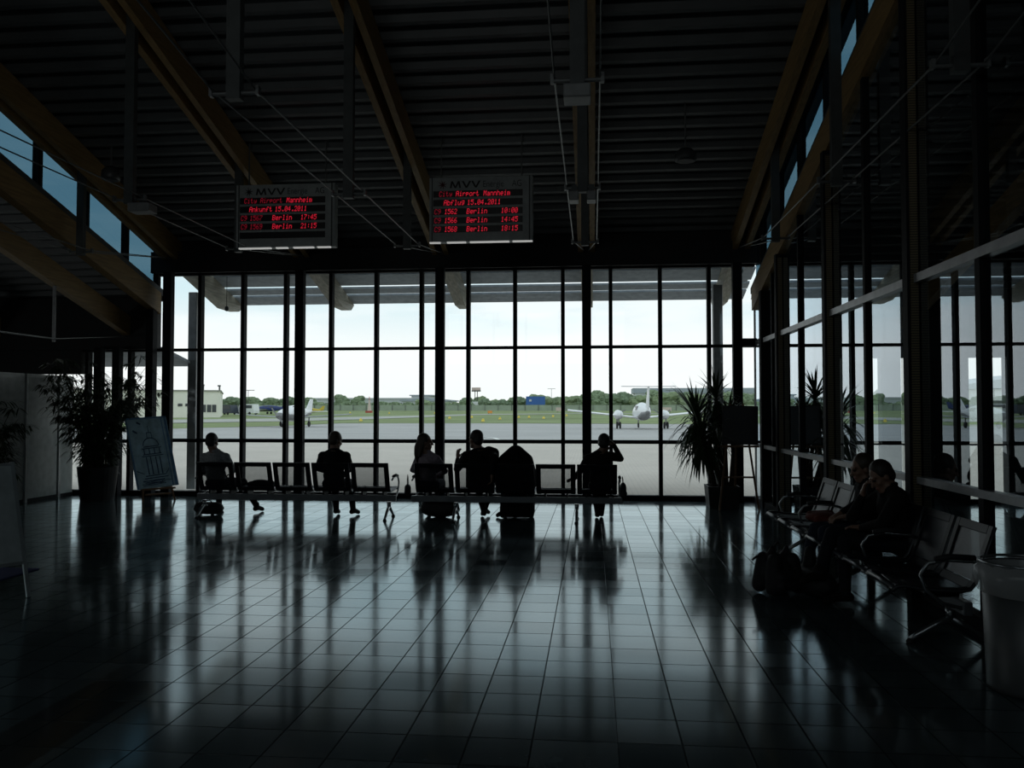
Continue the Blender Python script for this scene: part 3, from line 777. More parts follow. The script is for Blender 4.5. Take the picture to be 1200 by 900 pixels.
# ------------------------------------------------------------------ bags and loose things
def lump(name, label, cat, loc, rotz, prims, m, voxel=.012, extra=None, group=None):
    F = Fig()
    for q in prims:
        if len(q) == 2: F.ell(q[0], q[1], 'x')
        else: F.cap(q[0], q[1], q[2], q[3], 'x')
    o = F.build(name, {'x': m}, voxel, None, 5); o.location = loc; o.rotation_euler = (0, 0, rotz); tag(o, label, cat, group)
    return o
o = lump('duffel_bag', 'slumped black bag on the floor under the leftmost occupied seat', 'bag', (-5.90, 12.28, 0), .2,
         [((-.12, 0, .11), .095, (.13, 0, .10), .10), ((0, 0, .10), (.22, .15, .09))], M['bag'])
MB().path([(-.10, -.05, .16), (-.04, -.1, .23), (.05, -.1, .23), (.11, -.05, .16)], .009, 6).build('strap', M['rubber'], o, True)
lump('coat', 'dark coat dropped on the second seat of the left window bench', 'coat', (-5.05, 12.20, .43), 0,
     [((-.15, .0, .05), .05, (.16, .04, .06), .06), ((.02, -.02, .07), (.17, .10, .06)), ((.12, .1, .045), .045, (.2, .2, .045), .04)], M['top_black'])
o = lump('travel_bag', 'bulky black bag on the floor under the long-haired person', 'bag', (-2.30, 12.36, 0), 0,
         [((-.16, -.02, .15), .13, (.17, -.02, .15), .13), ((0, 0, .12), (.31, .16, .12))], M['bag'])
MB().path([(-.12, -.03, .24), (-.08, -.03, .285), (.08, -.03, .285), (.12, -.03, .24)], .011, 6).build('handle', M['rubber'], o, True)
o = lump('handbag', 'small black handbag hanging from the armrest beside the long-haired person', 'bag', (-2.76, 12.20, .33), .1,
         [((0, -.04, .06), .05, (0, .06, .06), .05), ((0, 0, .11), (.05, .11, .07))], M['bag'])
MB().path([(0, -.06, .15), (0, -.05, .25), (0, 0, .315), (0, .05, .25), (0, .06, .15)], .006, 6).build('strap', M['rubber'], o, True)
o = lump('shoulder_bag', 'black bag hanging at the outer end of the bench beside the raised-hand person', 'bag', (.43, 12.14, .33), 0,
         [((0, -.05, .07), .06, (.01, .07, .07), .055), ((0, 0, .14), (.05, .12, .10))], M['bag'])
MB().path([(0, -.06, .2), (-.01, -.04, .29), (-.01, .0, .315), (0, .05, .27), (0, .07, .18)], .007, 6).build('strap', M['rubber'], o, True)
# bags by the partition bench
o = lump('backpack', 'black backpack standing on the floor before the partition bench, pointed top', 'bag', (1.62, 7.55, 0), .5,
         [((x, y, .075), .07, (x*.75, y*.8, .30), .065) for x in (-.13, .13) for y in (-.09, .09)]+[((0, 0, .18), (.17, .14, .17)), ((-.07, 0, .32), .06, (-.05, .01, .415), .018), ((.08, 0, .31), .06, (.10, 0, .40), .02), ((-.09, -.15, .10), .05, (.09, -.15, .10), .05), ((-.09, -.15, .17), .045, (.09, -.15, .17), .045)], M['bag'])
MB().path([(-.1, .1, .3), (-.18, .06, .33), (-.26, .02, .31)], .010, 6).build('strap', M['rubber'], o, True)
MB().path([(-.02, .02, .42), (0, 0, .45), (.03, .03, .43)], .010, 6).build('handle', M['rubber'], o, True)
o = lump('holdall', 'low black holdall on the floor between the backpack and the bench', 'bag', (1.92, 7.50, 0), .15,
         [((0, -.16, .13), .12, (0, .18, .13), .12), ((0, 0, .12), (.16, .30, .12)), ((0, .1, .22), .07, (.02, .14, .36), .05)], M['bag'])
MB().path([(0, -.12, .22), (.02, -.08, .33), (.02, .08, .33), (0, .12, .22)], .010, 6).build('handle', M['rubber'], o, True)
lump('folded_jacket', 'dull red jacket lying on the far end of the partition bench', 'jacket', (2.40, 9.0, .43), .2,
     [((-.12, -.12, .05), .045, (.1, .14, .06), .05), ((0, 0, .06), (.18, .2, .06)), ((-.1, .1, .08), .04, (.12, .08, .09), .04)], M['red_cloth'])

# ------------------------------------------------------------------ bin, sign, mat
t = thing('waste_bin', 'round grey waste bin with a clear liner bag at the right edge', 'bin', (2.50, 5.10, 0))
MB().lathe([(.20, 0), (.215, .01), (.215, .03), (.235, .72), (.23, .72), (.21, .03), (0.001, .03)], 36).build('bin_body', M['bin'], t, True)
b = MB(); R = []
for r, z in ((.235, .725), (.262, .70), (.272, .655), (.262, .60), (.245, .56)):
    R.append([V(((r+.008*math.sin(7*a)+random.uniform(-.006, .006))*math.cos(a), (r+.008*math.sin(7*a))*math.sin(a), z+random.uniform(-.008, .008))) for a in [k*2*PI/40 for k in range(40)]])
b.rings(R, False); b.rings([[V((r*math.cos(k*PI/20), r*math.sin(k*PI/20), z)) for k in range(40)] for r, z in ((.235, .725), (.21, .66), (.20, .5))], False)
b.build('liner_bag', M['bagclear'], t, True)
MB().path([(.242*math.cos(a), .242*math.sin(a), .735) for a in [k*2*PI/32 for k in range(32)]], .008, 8, True).build('rim_ring', M['chrome'], t, True)

t = thing('pavement_sign', 'white folding A-board with aluminium legs at the left edge of the floor', 'sign', (-5.34, 6.64, 0), math.radians(60))
for sg in (-1, 1):
    q = lambda x, z: V((x, sg*(.36*(1-z/1.15)), z))
    n_ = 'front_board' if sg < 0 else 'rear_board'
    p = MB()
    nn = V((0, sg, .31)).normalized()*.008
    p.hexa([q(-.33, .30)-nn, q(.33, .30)-nn, q(.33, .30)+nn, q(-.33, .30)+nn, q(-.33, 1.12)-nn, q(.33, 1.12)-nn, q(.33, 1.12)+nn, q(-.33, 1.12)+nn]).build(n_, M['sign_white'], t)
    for sx in (-.345, .345):
        MB().bar(q(sx, .0)+V((0, 0, .005)), q(sx, 1.15), .03, .025, (0, 1, 0)).build('leg', M['alu'], t)
    for z in (.29, 1.13): MB().bar(q(-.345, z), q(.345, z), .022, .03).build('cross_rail', M['alu'], t)
o = MB().box(-.55, -.40, 0, .55, .40, .012).build('floor_mat', M['blue_mat'], None, loc=(-6.15, 7.55, 0), bevel=.004)
tag(o, 'dark blue mat lying on the floor behind the white A-board', 'mat')

# ------------------------------------------------------------------ easels
def easel(t, h, w, shelf_z, back, lean):
    tl = math.tan(lean)
    for sx in (-1, 1):
        MB().bar((sx*w/2, 0, 0), (sx*w*.16, tl*h, h), .03, .022, (0, 1, 0)).build('leg', M['easel'], t)
    MB().bar((0, back, 0), (0, tl*h*.95+.02, h*.95), .03, .022, (0, 1, 0)).build('rear_leg', M['easel'], t)
    y = tl*shelf_z
    MB().box(-w*.52, y-.075, shelf_z-.02, w*.52, y+.02, shelf_z+.012).build('shelf', M['easel'], t)
    MB().box(-w*.40, tl*shelf_z*.5-.01, shelf_z*.5, w*.40, tl*shelf_z*.5+.015, shelf_z*.5+.03).build('cross_rail', M['easel'], t)
t = thing('easel', 'brown wooden easel under the blue tower painting by the left window', 'easel', (-7.633, 13.999, 0), .877)
easel(t, 1.42, .56, .225, .75, .328)
t = thing('painting', 'unframed blue painting of a domed tower, tilted on the left easel', 'painting', (-7.66, 14.021, .245))
t.rotation_mode = 'YXZ'; t.rotation_euler = (-.328, -.065, .877); t.scale = (.91, 1, 1.09)
W_, H_ = .80, 1.20
cv = MB().box(-W_/2, -.012, 0, W_/2, .012, H_).build('canvas', M['painting'], t)
yy = -.0135
def stroke(b, x0, z0, x1, z1, w):
    a, c = V((x0, yy, z0)), V((x1, yy, z1)); d = (c-a).normalized(); n = V((-d.z, 0, d.x))*w/2
    b.poly([a-n, c-n*.8, c+n*.8, a+n])
b = MB()
for x in (-.13, -.05, .05, .13): stroke(b, x, .22, x, .52, .026)
for z, w in ((.20, .40), (.53, .42), (.56, .36), (.66, .38), (.69, .30), (.16, .46), (.12, .30)): stroke(b, -w/2, z, w/2, z+.01, .018)
for x in (-.15, -.05, .05, .15): stroke(b, x, .57, x, .66, .022)
for k in range(10):
    a0, a1 = PI*k/10, PI*(k+1)/10
    stroke(b, .15*math.cos(a0), .71+.13*math.sin(a0), .15*math.cos(a1), .71+.13*math.sin(a1), .02)
stroke(b, -.05, .84, -.04, .93, .016); stroke(b, .05, .84, .04, .93, .016); stroke(b, -.05, .93, .05, .93, .016); stroke(b, 0, .93, 0, 1.05, .014)
for k in range(9): stroke(b, random.uniform(-.3, .1), random.uniform(.04, .14), random.uniform(.1, .3), random.uniform(.04, .14), .012)
stroke(b, -.30, .98, -.22, .93, .035); stroke(b, -.20, 1.12, -.13, 1.08, .035); stroke(b, -.36, .30, -.22, .24, .015); stroke(b, .20, .22, .27, .30, .015)
b.build('tower_drawing', M['paint_dark'], cv)
yy = -.013
b = MB(); stroke(b, .365, 0, .365, H_, .06); stroke(b, .29, 0, .29, H_, .022); stroke(b, -.385, 0, -.385, H_, .03); stroke(b, -.4, 1.185, .4, 1.185, .03)
b.build('border', M['paint_blue'], cv)
t = thing('easel', 'bare wooden easel holding the dark board in front of the yucca', 'easel', (2.33, 13.62, 0), 0)
easel(t, 1.72, .62, 1.03, .42, .105)
t = thing('display_board', 'dark rectangular board standing on the right easel before the yucca', 'board', (2.36, 13.69, 1.055))
t.rotation_euler = (-math.radians(6), math.radians(1.5), 0)
MB().box(-.275, -.012, 0, .275, .012, .62).build('board_face', M['board_dark'], t)
for x0, z0, x1, z1 in ((-.285, -.0, -.265, .63), (.265, 0, .285, .63), (-.285, 0, .285, .018), (-.285, .612, .285, .63)):
    MB().box(x0, -.018, z0, x1, .015, z1).build('frame_bar', M['pot'], t)

# ------------------------------------------------------------------ plants
def leafblade(b, p, d, ln, w, droop, n=4):
    d = V(d).normalized(); sd = d.cross(V((0, 0, 1)))
    if sd.length < .05: sd = V((1, 0, 0))
    sd.normalize(); prev = None; q = V(p)
    for i in range(n+1):
        f = i/n; ww = w*(math.sin(PI*min(f*.85+.15, 1)))*.5
        a = b.bm.verts.new(q-sd*ww); c = b.bm.verts.new(q+sd*ww)
        if prev: b.bm.faces.new((prev[0], prev[1], c, a))
        prev = (a, c)
        d = (d+V((0, 0, -droop/n))).normalized(); q = q+d*ln/n

rng = random.Random(11)
def planter(t, r, h):
    MB().lathe([(r*.82, 0), (r, h), (r*.93, h), (r*.9, h-.06), (0.001, h-.06)], 28).build('pot', M['pot'], t, False)
    MB().lathe([(0.001, h-.058), (r*.9, h-.058), (r*.88, h-.05), (0.001, h-.045)], 20).build('soil', M['soil'], t)
def bamboo(loc, label, nst, h, r, seed, group=None, pot=(.34, .60)):
    rg = random.Random(seed)
    t = thing('potted_bamboo', label, 'plant', loc, 0, group); planter(t, *pot)
    lv = MB()
    for k in range(nst):
        a = rg.uniform(0, 2*PI); rr = rg.uniform(.03, .2)
        base = V((rr*math.cos(a), rr*math.sin(a), pot[1]-.05)); hh = h*rg.uniform(.62, 1.0)-pot[1]
        tip = V((math.cos(a)*r*rg.uniform(.4, 1.0)+.1*r, math.sin(a)*r*rg.uniform(.4, 1.0), 0))
        pts = [base+tip*(f**1.8)+V((0, 0, hh*(f-.10*f**3))) for f in (0, .2, .4, .6, .8, 1)]
        MB().path(pts, [.011, .010, .009, .007, .005, .003], 6).build('stem', M['culm'], t, True)
        for j in range(18):
            f = rg.uniform(.10, 1); i = min(int(f*5), 4); q = pts[i].lerp(pts[i+1], f*5-i)
            an = rg.uniform(0, 2*PI); tw = V((math.cos(an), math.sin(an), rg.uniform(-.1, .4))).normalized()*rg.uniform(.12, .34)
            lv.path([q, q+tw*.6+V((0, 0, .02)), q+tw], [.003, .002, .0015], 3)
            for m_ in range(rg.randint(8, 12)):
                g = rg.uniform(.4, 1.05); an2 = an+rg.uniform(-1.1, 1.1)
                leafblade(lv, q+tw*g, (math.cos(an2), math.sin(an2), rg.uniform(-.7, .25)), rg.uniform(.13, .23), rg.uniform(.018, .028), .6, 3)
    # dense low shoots over the rim
    for j in range(420):
        a = rg.uniform(0, 2*PI); rr = rg.uniform(0, .32); z = pot[1]+rg.uniform(-.12, .35)
        leafblade(lv, (rr*math.cos(a), rr*math.sin(a), z), (math.cos(a), math.sin(a), rg.uniform(-.6, .6)), rg.uniform(.10, .18), .026, .6, 3)
    f = lv.build('foliage', M['leaf'], t); f['kind'] = 'stuff'
    return t
bamboo((-8.85, 14.1, 0), 'tall leafy bamboo in a dark pot between the dividers and the blue painting', 38, 2.85, 1.08, 3)
bamboo((-9.62, 12.25, 0), 'dark leafy bamboo cut off by the left edge of the photo, before the dividers', 12, 2.0, .42, 5, pot=(.22, .40))

def yucca(loc):
    rg = random.Random(21)
    t = thing('potted_yucca', 'spiky green yucca in a dark square planter at the right window corner', 'plant', loc)
    MB().rings([[V((sx*w, sy*w, z)) for sx, sy in ((-1, -1), (1, -1), (1, 1), (-1, 1))] for w, z in ((.23, 0), (.26, .36), (.235, .36), (.23, .31))]).build('pot', M['pot'], t)
    MB().box(-.23, -.23, .305, .23, .23, .32).build('soil', M['soil'], t)
    heads = [((-.12, .0, .31), (-.42, .0, 1.45), 120, .70), ((.08, .05, .31), (-.08, .05, 1.80), 80, .56), ((.0, -.08, .31), (-.34, -.12, 1.12), 95, .70), ((.15, .0, .31), (.12, .0, 1.50), 60, .48), ((.0, .1, .31), (-.12, .1, 1.30), 70, .55)]
    lv = MB()
    for b0, tp, n, ln in heads:
        b0, tp = V(b0), V(tp); md = b0.lerp(tp, .5)+V((.06, 0, 0))
        MB().path([b0, md, tp], [.045, .038, .032], 8).build('trunk', M['bark'], t, True)
        for i in range(n):
            f = i/n; an = i*2.4+rg.uniform(-.3, .3); el = 1.35-2.0*f+rg.uniform(-.15, .15)
            d = (math.cos(an)*math.cos(el), math.sin(an)*math.cos(el), math.sin(el))
            leafblade(lv, tp+V((0, 0, .05-.22*f)), d, ln*rg.uniform(.75, 1.1), rg.uniform(.034, .046), .5+1.9*f, 7)
    lv.build('leaves', M['leaf_yucca'], t)
yucca((2.13, 14.10, 0))

# poster taped to the left aisle window
t = thing('poster', 'white poster with a red patch taped low on the window behind the bamboo', 'poster', (-9.03, 14.92, .16))
MB().box(-.15, -.004, 0, .15, .004, .98).build('sheet', M['poster'], t)
MB().box(-.09, -.007, .58, .02, -.004, .80).build('red_patch', M['poster_red'], t)
b = MB()
for k in range(10):
    a0, a1 = 2*PI*k/10, 2*PI*(k+1)/10
    b.path([(.0+.09*math.cos(a0), -.006, .20+.11*math.sin(a0)), (.0+.09*math.cos(a1), -.006, .20+.11*math.sin(a1))], .008, 4)
b.build('grey_ring', M['strut'], t)

# ------------------------------------------------------------------ departure boards
GL = {  # 5x7 dot letters, rows from the top
 'A': '01110 10001 10001 11111 10001 10001 10001', 'B': '11110 10001 10001 11110 10001 10001 11110', 'C': '01110 10001 10000 10000 10000 10001 01110',
 'M': '10001 11011 10101 10101 10001 10001 10001', 'a': '00000 00000 01110 00001 01111 10001 01111', 'b': '10000 10000 11110 10001 10001 10001 11110',
 'e': '00000 00000 01110 10001 11111 10000 01110', 'f': '00110 01001 01000 11100 01000 01000 01000', 'g': '00000 01111 10001 10001 01111 00001 01110',
 'h': '10000 10000 11110 10001 10001 10001 10001', 'i': '00100 00000 01100 00100 00100 00100 01110', 'k': '10000 10000 10010 10100 11000 10100 10010',
 'l': '01100 00100 00100 00100 00100 00100 01110', 'm': '00000 00000 11010 10101 10101 10101 10101', 'n': '00000 00000 11110 10001 10001 10001 10001',
 'o': '00000 00000 01110 10001 10001 10001 01110', 'p': '00000 00000 11110 10001 11110 10000 10000', 'r': '00000 00000 10110 11001 10000 10000 10000',
 't': '01000 01000 11100 01000 01000 01001 00110', 'u': '00000 00000 10001 10001 10001 10011 01101', 'y': '00000 00000 10001 10001 01111 00001 01110',
 '0': '01110 10001 10011 10101 11001 10001 01110', '1': '00100 01100 00100 00100 00100 00100 01110', '2': '01110 10001 00001 00010 00100 01000 11111',
 '4': '00010 00110 01010 10010 11111 00010 00010', '5': '11111 10000 11110 00001 00001 10001 01110', '6': '00110 01000 10000 11110 10001 10001 01110',
 '7': '11111 00001 00010 00100 01000 01000 01000', '8': '01110 10001 10001 01110 10001 10001 01110', '9': '01110 10001 10001 01111 00001 00010 01100',
 ':': '00000 00100 00100 00000 00100 00100 00000', '.': '00000 00000 00000 00000 00000 00110 00110', ' ': '00000 00000 00000 00000 00000 00000 00000'}
def led(b, txt, x, z, h, wch):
    px, pz = wch/6, h/7
    for ch in txt:
        for r, row in enumerate(GL[ch].split()):
            c = 0
            while c < 5:
                if row[c] == '1':
                    e = c
                    while e < 5 and row[e] == '1': e += 1
                    z1 = z+h-r*pz
                    sl = (z1-z)*.12
                    b.poly([(x+c*px+sl, -.084, z1-pz*.9), (x+e*px-px*.08+sl, -.084, z1-pz*.9), (x+e*px-px*.08+sl, -.084, z1), (x+c*px+sl, -.084, z1)]); c = e
                else: c += 1
        x += wch
    return b
def lettering(txt, size, x, z, m, parent, name, sx=1.0, offset=0.0, y=-.083):
    cu = bpy.data.curves.new('t', 'FONT'); cu.body = txt; cu.size = size; cu.offset = offset; cu.extrude = .001
    o = bpy.data.objects.new('t', cu); COL.objects.link(o)
    dg = bpy.context.evaluated_depsgraph_get(); dg.update()
    me = bpy.data.meshes.new_from_object(o.evaluated_get(dg)); bpy.data.objects.remove(o)
    me.transform(Matrix.Translation((x, y, z)) @ Matrix.Rotation(PI/2, 4, 'X') @ Matrix.Diagonal((sx, 1, 1, 1)))
    me.materials.clear(); me.materials.append(m); me.name = name
    q = bpy.data.objects.new(name, me); COL.objects.link(q); q.parent = parent
    return q
def flight_board(loc, label, rows, dim, rodtops, logo):
    t = thing('flight_display_board', label, 'display board', loc, 0, 'hanging flight boards')
    Wb, Hb = 1.53, .985
    hs = MB().box(-Wb/2, -.08, .03, Wb/2, .08, Hb).build('housing', M['board_grey'], t, bevel=.008)
    MB().box(Wb/2-.055, -.086, .03, Wb/2-.035, -.08, Hb).box(-Wb/2+.035, -.086, .03, -Wb/2+.05, -.08, Hb).build('edge_seam', M['strut'], hs)
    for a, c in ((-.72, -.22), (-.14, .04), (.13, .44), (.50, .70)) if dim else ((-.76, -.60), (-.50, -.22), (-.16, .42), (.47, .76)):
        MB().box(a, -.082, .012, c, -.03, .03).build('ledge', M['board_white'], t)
    for i, row in enumerate(rows):
        z = .70-i*.131
        st = MB().box(-.705, -.083, z-.01, .62, -.081, z+.085).build('display_strip', M['led_strip'], t)
        for txt, x, wc, d in row:
            led(MB(), txt, x, z, .078, wc).build('led_text', M['led_dim'] if d else M['led_red'], st)
    b = MB()
    def st(x0, z0, x1, z1, w=.026):
        b.poly([(x0-w/2, -.083, z0), (x0+w/2, -.083, z0), (x1+w/2, -.083, z1), (x1-w/2, -.083, z1)])
    z0, z1 = .825, .925
    st(-.445, z0, -.425, z1); st(-.425, z1, -.375, z0); st(-.375, z0, -.325, z1); st(-.325, z1, -.305, z0)
    for x in (-.265, -.125): st(x, z1, x+.055, z0, .028); st(x+.055, z0, x+.11, z1, .028)
    b.build('header_lettering', M['logo_black'], hs)
    lettering('Energie', .135, .03, .83, M['logo_thin'], hs, 'header_lettering', .78, -.001)
    lettering('AG', .135, .46, .83, M['logo_thin'], hs, 'header_lettering', .80, -.001)
    b = MB()
    for k in range(8):
        an = k*PI/4+.2
        b.poly([(-.565+.012*math.cos(an+1.57), -.083, .875+.012*math.sin(an+1.57)), (-.565+.075*math.cos(an), -.083, .875+.075*math.sin(an)), (-.565+.012*math.cos(an-1.57), -.083, .875+.012*math.sin(an-1.57))])
    b.build('star_mark', logo, hs)
    for x in (-.6, .6):
        MB().tube((x, 0, Hb), (x, 0, zr(loc[1], DK)+.05-loc[2]), .012).build('hanging_rod', M['rod'], t)
    return t
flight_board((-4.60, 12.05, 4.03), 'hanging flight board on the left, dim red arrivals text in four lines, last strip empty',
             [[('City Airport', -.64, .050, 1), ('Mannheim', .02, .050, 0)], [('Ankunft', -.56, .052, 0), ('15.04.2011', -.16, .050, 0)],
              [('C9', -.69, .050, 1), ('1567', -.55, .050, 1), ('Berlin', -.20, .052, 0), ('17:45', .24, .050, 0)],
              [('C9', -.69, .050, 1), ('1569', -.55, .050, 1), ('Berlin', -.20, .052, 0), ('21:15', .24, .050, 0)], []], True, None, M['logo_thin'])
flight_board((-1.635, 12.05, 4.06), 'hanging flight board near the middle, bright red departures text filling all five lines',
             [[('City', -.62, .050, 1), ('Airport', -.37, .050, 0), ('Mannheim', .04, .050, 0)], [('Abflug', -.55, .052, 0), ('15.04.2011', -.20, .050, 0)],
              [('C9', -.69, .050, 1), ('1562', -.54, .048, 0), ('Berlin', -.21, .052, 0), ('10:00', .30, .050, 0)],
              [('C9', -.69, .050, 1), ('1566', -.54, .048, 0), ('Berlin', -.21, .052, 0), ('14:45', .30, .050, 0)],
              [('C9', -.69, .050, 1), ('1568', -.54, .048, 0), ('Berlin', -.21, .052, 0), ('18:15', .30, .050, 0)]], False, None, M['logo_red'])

# lamps on the struts, loudspeakers under the roof
def floodlight(loc, w, label):
    t = thing('floodlight', label, 'lamp', loc, 0, 'uplight boxes on the truss struts')
    MB().box(-w/2, -.10, -.05, w/2, .10, .05).build('housing', M['lamp_box'], t, bevel=.01)
    MB().box(-w/2+.02, -.09, .05, w/2-.02, .09, .055).build('glass_plate', M['win_dark'], t)
    MB().box(-.03, -.02, .05, .03, .02, .14).build('bracket', M['strut'], t)
floodlight((-.11, 6.10, 3.96), .20, 'pale lamp box under the topmost crossbar of the central roof beam')
floodlight((-.20, 9.06, 3.95), .10, 'small white lamp box at the central roof beam, left of the middle strut')
floodlight((-.01, 9.06, 3.95), .10, 'small white lamp box at the central roof beam, right of the middle strut')
floodlight((-5.24, 9.15, 3.97), .26, 'flat lamp box on the truss strut at the upper left of the hall')
def speaker(loc, label, m, r, h):
    t = thing('ceiling_speaker', label, 'loudspeaker', loc)
    MB().lathe([(.02, h), (r*.6, h), (r, h*.6), (r, .02), (r*.92, 0), (.001, 0)], 24).build('housing', m, t, True)
    MB().lathe([(r*.85, -.004), (r*.8, -.008), (.001, -.010)], 20).build('grille', M['rubber'], t)
    MB().tube((0, 0, h*.9), (0, 0, h+.9), .012).build('hanging_rod', M['rod'], t)
speaker((1.28, 11.5, 5.05), 'round dark loudspeaker hanging under the right part of the ceiling', M['strut'], .15, .16)
speaker((-7.39, 12.0, 5.16), 'round loudspeaker hanging at the left roof edge beside the clerestory windows', M['bin'], .14, .20)
t = thing('hanging_lamp', 'tiny lamp hanging from the left rafter tail outside the window', 'lamp', (-7.44, 16.2, 3.72))
MB().tube((0, 0, 0), (0, 0, .62), .006, None, 6).build('cord', M['rubber'], t)
MB().ell((0, 0, -.04), (.045, .045, .055)).build('lamp_shade', M['strut'], t, True)

# ------------------------------------------------------------------ outside
gz = lambda y: min(max((y-130)*.007, 0), 1.2)
struct(MB().poly([(-400, 15.1, -.03), (400, 15.1, -.03), (400, 44, -.03), (-400, 44, -.03)]).build('apron_pavement', M['pavers']))
struct(MB().poly([(-400, 43.5, -.02), (400, 43.5, -.02), (400, 131, -.02), (-400, 131, -.02)]).build('taxiway_pavement', M['asphalt']))
def ground_strip(name, lower, upper, m, dz, n=8):
    """sheet between two (x, y) lines, laid on the slight rise of the field"""
    b = MB(); prev = None
    for (x0, y0), (x1, y1) in zip(lower, upper):
        row = []
        for k in range(n+1):
            f = (k/n)**2; y = y0+(y1-y0)*f; x = x0+(x1-x0)*f
            row.append(b.bm.verts.new((x, y, gz(y)+dz)))
        if prev:
            for k in range(n): b.bm.faces.new((prev[k], row[k], row[k+1], prev[k+1]))
        prev = row
    return b.build(name, m)
E_ = [(-330, 60), (-140, 62), (-60, 64), (-36, 68), (-31, 80), (-30, 97), (-14, 98.5), (0, 96.5), (16, 95), (60, 95), (330, 95)]
struct(ground_strip('airfield_ground', E_, [(x*2.4, 900) for x, _ in E_], M['grass'], 0, 30))
struct(ground_strip('taxiway_path', [(-330, 88), (-120, 90), (-49.4, 94), (-40.9, 109), (-36.8, 132), (-31.4, 154), (-25.7, 184), (-7.4, 205), (30, 211), (200, 213)],
                    [(-330, 112), (-120, 116), (-66, 125), (-52.4, 139), (-44.2, 159), (-35.9, 177), (-28.5, 200), (-7.8, 214), (30, 219), (200, 222)], M['taxi'], .05, 10))
b = MB(); pts = [(-16, 51.6), (-11, 51.4), (-7.7, 50.3), (-6.3, 48.8), (-5.6, 47.2), (-5.0, 44)]
for (x0, y0), (x1, y1) in zip(pts[:-1], pts[1:]):
    d = V((x1-x0, y1-y0, 0)).normalized(); n = V((-d.y, d.x, 0))*.12
    a, c = V((x0, y0, -.005)), V((x1, y1, -.005)); b.poly([a-n, c-n, c+n, a+n])
for x0, y0, x1, y1 in ((-45, 66, 45, 60.5), (6.5, 69, 9, 61)):
    d = V((x1-x0, y1-y0, 0)).normalized(); n = V((-d.y, d.x, 0))*.10
    a, c = V((x0, y0, -.005)), V((x1, y1, -.005)); b.poly([a-n, c-n, c+n, a+n])
struct(b.build('road_markings', M['white_paint']))

